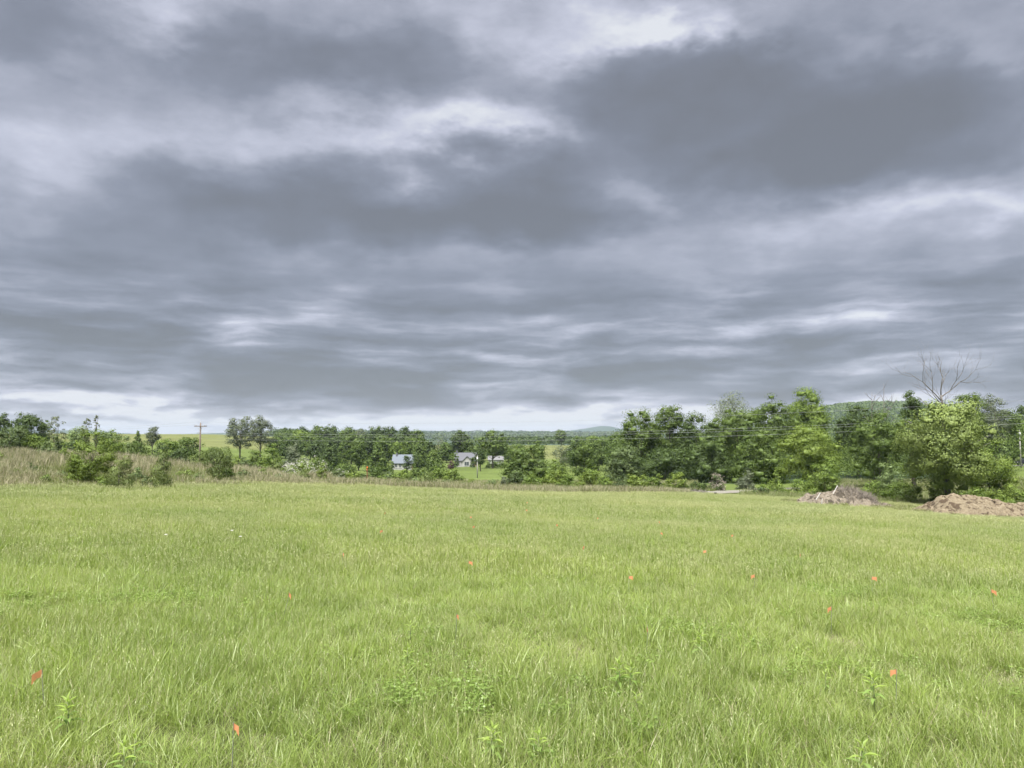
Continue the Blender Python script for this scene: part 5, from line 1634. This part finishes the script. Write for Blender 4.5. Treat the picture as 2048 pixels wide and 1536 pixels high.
scatter('meadow_grass', 'green meadow grass along the far side of the field', pf, zr.integers(18, 22, len(pf)), 0.55 + 0.65 * df, seed=3)

# tall dry grass on the left slope and the strip along the far edge
pd = zone(zr, 38, 112, 8.5, pad=4)
ppx = 1024 + FPX * pd[:, 0] / pd[:, 1]
ed = field_edge(pd[:, 0], pd[:, 1])
wl = np.interp(ppx, [-800, 300, 600, 700], [56, 52, 28, 0])
keep = (pd[:, 1] > ed + zr.normal(size=len(pd)) * 1.2) & (pd[:, 1] < ed + wl) & (ppx < 690)
green = vnoise(pd[:, 0] + 7, pd[:, 1] + 7, 0.16) + zr.normal(size=len(pd)) * 0.08
kd = np.where(green > np.where(pd[:, 1] < ed + 9, 0.46, 0.56), zr.integers(29, 32, len(pd)), zr.integers(22, 26, len(pd)))
pd, kd, ed = pd[keep], kd[keep], ed[keep]
sd = np.clip(0.42 + (pd[:, 1] - ed) * 0.045, 0.42, 1.05) * (0.75 + 0.5 * vnoise(pd[:, 0], pd[:, 1], 0.4))
scatter('dry_grass', 'tall tan dry grass covering the brushy slope', pd, kd, sd, seed=4)
ps = zone(zr, 66, 100, 7, pad=4)
ppx = 1024 + FPX * ps[:, 0] / ps[:, 1]
ed = field_edge(ps[:, 0], ps[:, 1])
keep = (ps[:, 1] > ed - 0.5 + zr.normal(size=len(ps)) * 0.9) & (ps[:, 1] < ed + 7) & (ppx > 660) & (ppx < 1375)
ps = ps[keep]
scatter('dry_grass', 'strip of tan dry grass along the far meadow edge', ps, zr.integers(26, 29, len(ps)), 0.95 + 0.6 * vnoise(ps[:, 0], ps[:, 1], 0.5), seed=5)
# rank green cover between the far edge and the woods
pg = zone(zr, 74, 150, 2.2, pad=4)
ppx = 1024 + FPX * pg[:, 0] / pg[:, 1]
ed = field_edge(pg[:, 0], pg[:, 1])
drv = np.array([ground(1362, 93), ground(1400, 95), ground(1450, 99), ground(1510, 107), ground(1600, 118)])
dd_ = np.min(np.hypot(pg[:, None, 0] - np.interp(np.linspace(0, 4, 60), range(5), drv[:, 0])[None], pg[:, None, 1] - np.interp(np.linspace(0, 4, 60), range(5), drv[:, 1])[None]), 1)
view = (ppx > 1340) & (ppx < 1480) & (pg[:, 1] < 102)
keep = (pg[:, 1] > ed + 0.5) & (ppx > 700) & (dd_ > 2.6) & ~in_mound(pg) & ~view & ~((ppx > 1390) & (ppx < 1620) & (pg[:, 1] > 104))
pg = pg[keep]
scatter('rank_grass', 'rank green grass under the hedge and bushes', pg, zr.integers(29, 32, len(pg)), 0.6 + 0.5 * zr.random(len(pg)), seed=6)

pr_ = []
for root, g in ((mA, gA), (mB, gB)):
    hx, hy = g[0].max(), g[1].max()
    for k in range(420):
        a = zr.random() * 6.283; q = zr.uniform(0.86, 1.25)
        pr_.append((root.location.x + hx * q * math.cos(a), root.location.y + hy * q * math.sin(a)))
pr_ = np.array(pr_)
pr_ = pr_[vnoise(pr_[:, 0], pr_[:, 1], 0.8) > 0.40]
scatter('rank_grass', 'ragged weeds growing round the feet of the dirt mounds', pr_, zr.integers(29, 32, len(pr_)), 0.35 + 0.4 * zr.random(len(pr_)), seed=9)

# ------------------------------------------------------------------ orange marker flags
M_FLAG = leaf_mat('flag_vinyl', (0.85, 0.350, 0.180), (0.95, 0.420, 0.230), trans=0.5, spec=True)
M_FWIRE = simple_mat('flag_wire', (0.30, 0.30, 0.30), 0.5, metal=0.5)
FLAGS = [(96, 1350, 1.25), (466, 1463, 0.9), (560, 1191, 1.1), (685, 1109, 1.1), (940, 1126, 1.1), (910, 1235, 0.9), (1291, 1263, 1.0), (1258, 1156, 1.0), (1166, 1096, 1.1),
         (1505, 1153, 1.05), (1660, 1220, 1.0), (1743, 1159, 1.1), (1787, 1348, 0.9), (1990, 1183, 1.1), (1602, 1112, 1.1), (1320, 1068, 1.05), (1318, 1045, 1.0), (1110, 1051, 1.1),
         (1198, 1037, 0.9), (1052, 1021, 1.1), (1058, 1006, 1.0), (944, 1035, 1.1), (948, 1055, 1.1), (912, 1010, 1.1), (770, 1063, 1.2), (772, 1026, 1.1), (766, 996, 1.1),
         (992, 1001, 0.9), (1409, 1105, 1.0), (1468, 1073, 1.0), (1625, 1060, 0.9)]
order = {f: i for i, f in enumerate(sorted(FLAGS, key=lambda q: (q[0], q[1])))}
SPECIAL = {(96, 1350): 'leftmost and largest orange marker flag, square vinyl in the near grass', (466, 1463): 'orange marker flag closest to the bottom edge of the photo',
           (1787, 1348): 'orange marker flag close beside the upright milkweed', (1990, 1183): 'rightmost orange marker flag in the meadow',
           (560, 1191): 'orange marker flag, second from the left of all'}
frng = np.random.default_rng(14)
for (px, py, s) in FLAGS:
    d = px_dir(px, py)
    # meet the plane of flag tops (0.40 m over the ground)
    k = 3.0
    for it in range(400):
        p = d * k
        if p[2] < float(Hz(p[0], p[1])) + 0.335: break
        k *= 1.012
    g0 = np.array([p[0], p[1], float(Hz(p[0], p[1]))])
    lab = SPECIAL.get((px, py)) or 'orange marker flag in the meadow grass, %s from the left of all flags' % ORD[order[(px, py, s)]]
    t = thing('marker_flag', lab, 'flag', g0, frng.uniform(-0.6, 0.6), 'orange marker flags in the meadow')
    lean = frng.normal() * 0.03
    m = MB(); m.tube([(0, 0, -0.1), (lean, 0, 0.18), (lean * 1.5, 0, 0.375)], [0.0022] * 3, 4); link('wire_stake', m.mesh('wire_stake', M_FWIRE), t)
    # vinyl sheet, drooping and folded
    w0, h0 = 0.060 * s, 0.055 * s
    V, F = [], []
    nx, nz = 5, 4
    fold = frng.uniform(0.6, 0.95); droop = frng.uniform(0.1, 0.5); sg = frng.choice([-1, 1])
    for i in range(nx + 1):
        for j in range(nz + 1):
            u, v = i / nx, j / nz
            V.append((lean * 1.4 + sg * w0 * u * fold, 0.010 * math.sin(u * 4.5 + v) - w0 * u * (1 - fold ** 2) ** 0.5, 0.37 - h0 * v - droop * w0 * u * u - 0.008 * math.sin(v * 3 + u * 4)))
    F = [(i * (nz + 1) + j, (i + 1) * (nz + 1) + j, (i + 1) * (nz + 1) + j + 1, i * (nz + 1) + j + 1) for i in range(nx) for j in range(nz)]
    fm = MB().add(V, F).mesh('flag_sheet', M_FLAG)
    link('flag_sheet', fm, t)

# ------------------------------------------------------------------ broadleaf weeds in the near grass
M_WEED = leaf_mat('weed_leaf', (0.170, 0.270, 0.060), (0.250, 0.360, 0.100), trans=0.4)
M_WEEDTIP = leaf_mat('weed_young_leaf', (0.270, 0.380, 0.080), (0.360, 0.470, 0.120), trans=0.45)
M_WSTEM = simple_mat('weed_stem', (0.20, 0.24, 0.10), 0.7, var=0.2)


def weed_leaf(mat, fold):
    m = MB(); n = 5
    prof = [0.10, 0.62, 1.0, 0.82, 0.42, 0.02]
    V = []
    for k in range(n + 1):
        t = k / n; z = 0.20 * t - 0.36 * t * t; hw = 0.13 * prof[k]
        V += [(-hw, t, z + fold * hw), (0, t, z), (hw, t, z + fold * hw)]
    F = []
    for k in range(n):
        a = 3 * k
        F += [(a, a + 1, a + 4, a + 3), (a + 1, a + 2, a + 5, a + 4)]
    return m.add(V, F).mesh('leaf', mat, True)


L_OLD, L_NEW = weed_leaf(M_WEED, 0.5), weed_leaf(M_WEEDTIP, 0.7)
WEEDS = [(1238, 1330, 0.50, 11, 0.13), (1262, 1338, 0.46, 9, 0.12), (1272, 1392, 0.36, 7, 0.10), (1400, 1270, 0.55, 10, 0.12), (1746, 1358, 0.58, 11, 0.14), (820, 1250, 0.46, 8, 0.09), (816, 1298, 0.44, 9, 0.10),
         (135, 1408, 0.48, 13, 0.13), (248, 1496, 0.46, 8, 0.12), (270, 1478, 0.50, 6, 0.12), (985, 1462, 0.44, 12, 0.12), (1725, 1494, 0.46, 8, 0.13), (1078, 1470, 0.42, 7, 0.12), (1650, 1345, 0.46, 6, 0.09)]
WLAB = ['taller left stalk of the dark weed cluster right of centre', 'right stalk of the dark weed cluster right of centre', 'small weed rosette in front of the dark weed cluster',
        'pale topped milkweed standing out of the grass behind the weed cluster', 'upright milkweed with drooping leaves beside an orange flag', 'small bright weed, upper of two in the middle of the meadow',
        'small bright weed, lower of two in the middle of the meadow', 'wide leafy weed below the leftmost flag', 'left one of two broad leaved weeds near the lower left edge',
        'right taller one of two broad leaved weeds near the lower left edge', 'bushy weed near the middle of the bottom edge', 'broad weed at the bottom edge under the upright milkweed',
        'greyish weed right of the bushy bottom weed', 'slim weed left of the upright milkweed']
wr = np.random.default_rng(3)
for (px, py, hgt, nl, ll), lab in zip(WEEDS, WLAB):
    hgt *= 0.62
    d = px_dir(px, py); k = 3.0
    for it in range(600):
        p = d * k
        if p[2] < float(Hz(p[0], p[1])) + hgt * 0.95: break
        k *= 1.006
    g0 = np.array([p[0], p[1], float(Hz(p[0], p[1]))])
    t = thing('broadleaf_weed', lab, 'weed', g0, wr.random() * 6, 'broad leaved weeds in the meadow')
    m = MB(); m.tube([(0, 0, -0.05), (0.01, 0.005, hgt * 0.5), (0, 0, hgt)], [0.006, 0.005, 0.003], 6); link('stem', m.mesh('stem', M_WSTEM, True), t)
    nl = int(nl * 1.5)
    for q in range(nl):
        f_ = q / max(nl - 1, 1)
        z = hgt * (0.45 + 0.55 * f_)
        young = f_ > 0.4
        s = 0.92 * ll * (1.15 - 0.55 * f_) * wr.uniform(0.85, 1.15)
        o = link('leaf', L_NEW if young else L_OLD, t, (0, 0, z), (R(wr.uniform(-15, 10) + 62 * f_ ** 1.5), 0, q * 2.4 + wr.random() * 0.4), (s, s, s))
        if q == nl - 1: o.rotation_euler[0] = R(75)

# small white yarrow-like flowers
M_WFLOWER = leaf_mat('small_white_flower', (0.7, 0.7, 0.66), (0.85, 0.85, 0.8), trans=0.2, spec=False)
for (px, py, lab) in ((464, 1061, 'tiny white flower head in the grass, farther of the close pair'), (481, 1073, 'tiny white flower head in the grass, nearer of the close pair'),
                      (332, 1069, 'tiny white flower head alone in the left grass')):
    d = px_dir(px, py); k = 3.0
    for it in range(600):
        p = d * k
        if p[2] < float(Hz(p[0], p[1])) + 0.33: break
        k *= 1.006
    g0 = np.array([p[0], p[1], float(Hz(p[0], p[1]))])
    t = thing('white_flower', lab, 'flower', g0, 0, 'tiny white flowers')
    m = MB(); m.tube([(0, 0, -0.05), (0, 0, 0.32)], [0.004, 0.003], 5); link('stem', m.mesh('stem', M_WSTEM), t)
    m = MB()
    for q in range(14):
        a = q * 2.4; r_ = 0.03 * math.sqrt(q / 14)
        c = np.array([r_ * math.cos(a), r_ * math.sin(a), 0.33 - 0.1 * r_])
        m.tube([c - (0, 0, 0.012), c, c + (0, 0, 0.008)], [0.003, 0.009, 0.004], 5)
    link('flower_head', m.mesh('flower_head', M_WFLOWER), t)

# ------------------------------------------------------------------ the air over the valley
HAZE_DENS = 7.0e-5
m_h = bpy.data.materials.new('haze_air'); m_h.use_nodes = True
m_h.node_tree.nodes.clear()
pv = m_h.node_tree.nodes.new('ShaderNodeVolumePrincipled')
pv.inputs['Color'].default_value = (0.62, 0.74, 0.93, 1)
pv.inputs['Density'].default_value = HAZE_DENS
for s_ in ('Density Attribute', 'Color Attribute', 'Temperature Attribute'):
    if s_ in pv.inputs: pv.inputs[s_].default_value = ''
om = m_h.node_tree.nodes.new('ShaderNodeOutputMaterial')
m_h.node_tree.links.new(pv.outputs[0], om.inputs['Volume'])
zlo = float(verts[:, 2].min()) - 1.5
zhi = float(verts[:, 2].max()) + 30.0
mb = MB(); mb.box(-10900, 10900, -10900, 10900, zlo, zhi)
hz = link('haze', mb.mesh('haze', m_h)); tag(hz, 'thin blue haze in the air over the whole valley', 'haze', kind='stuff')
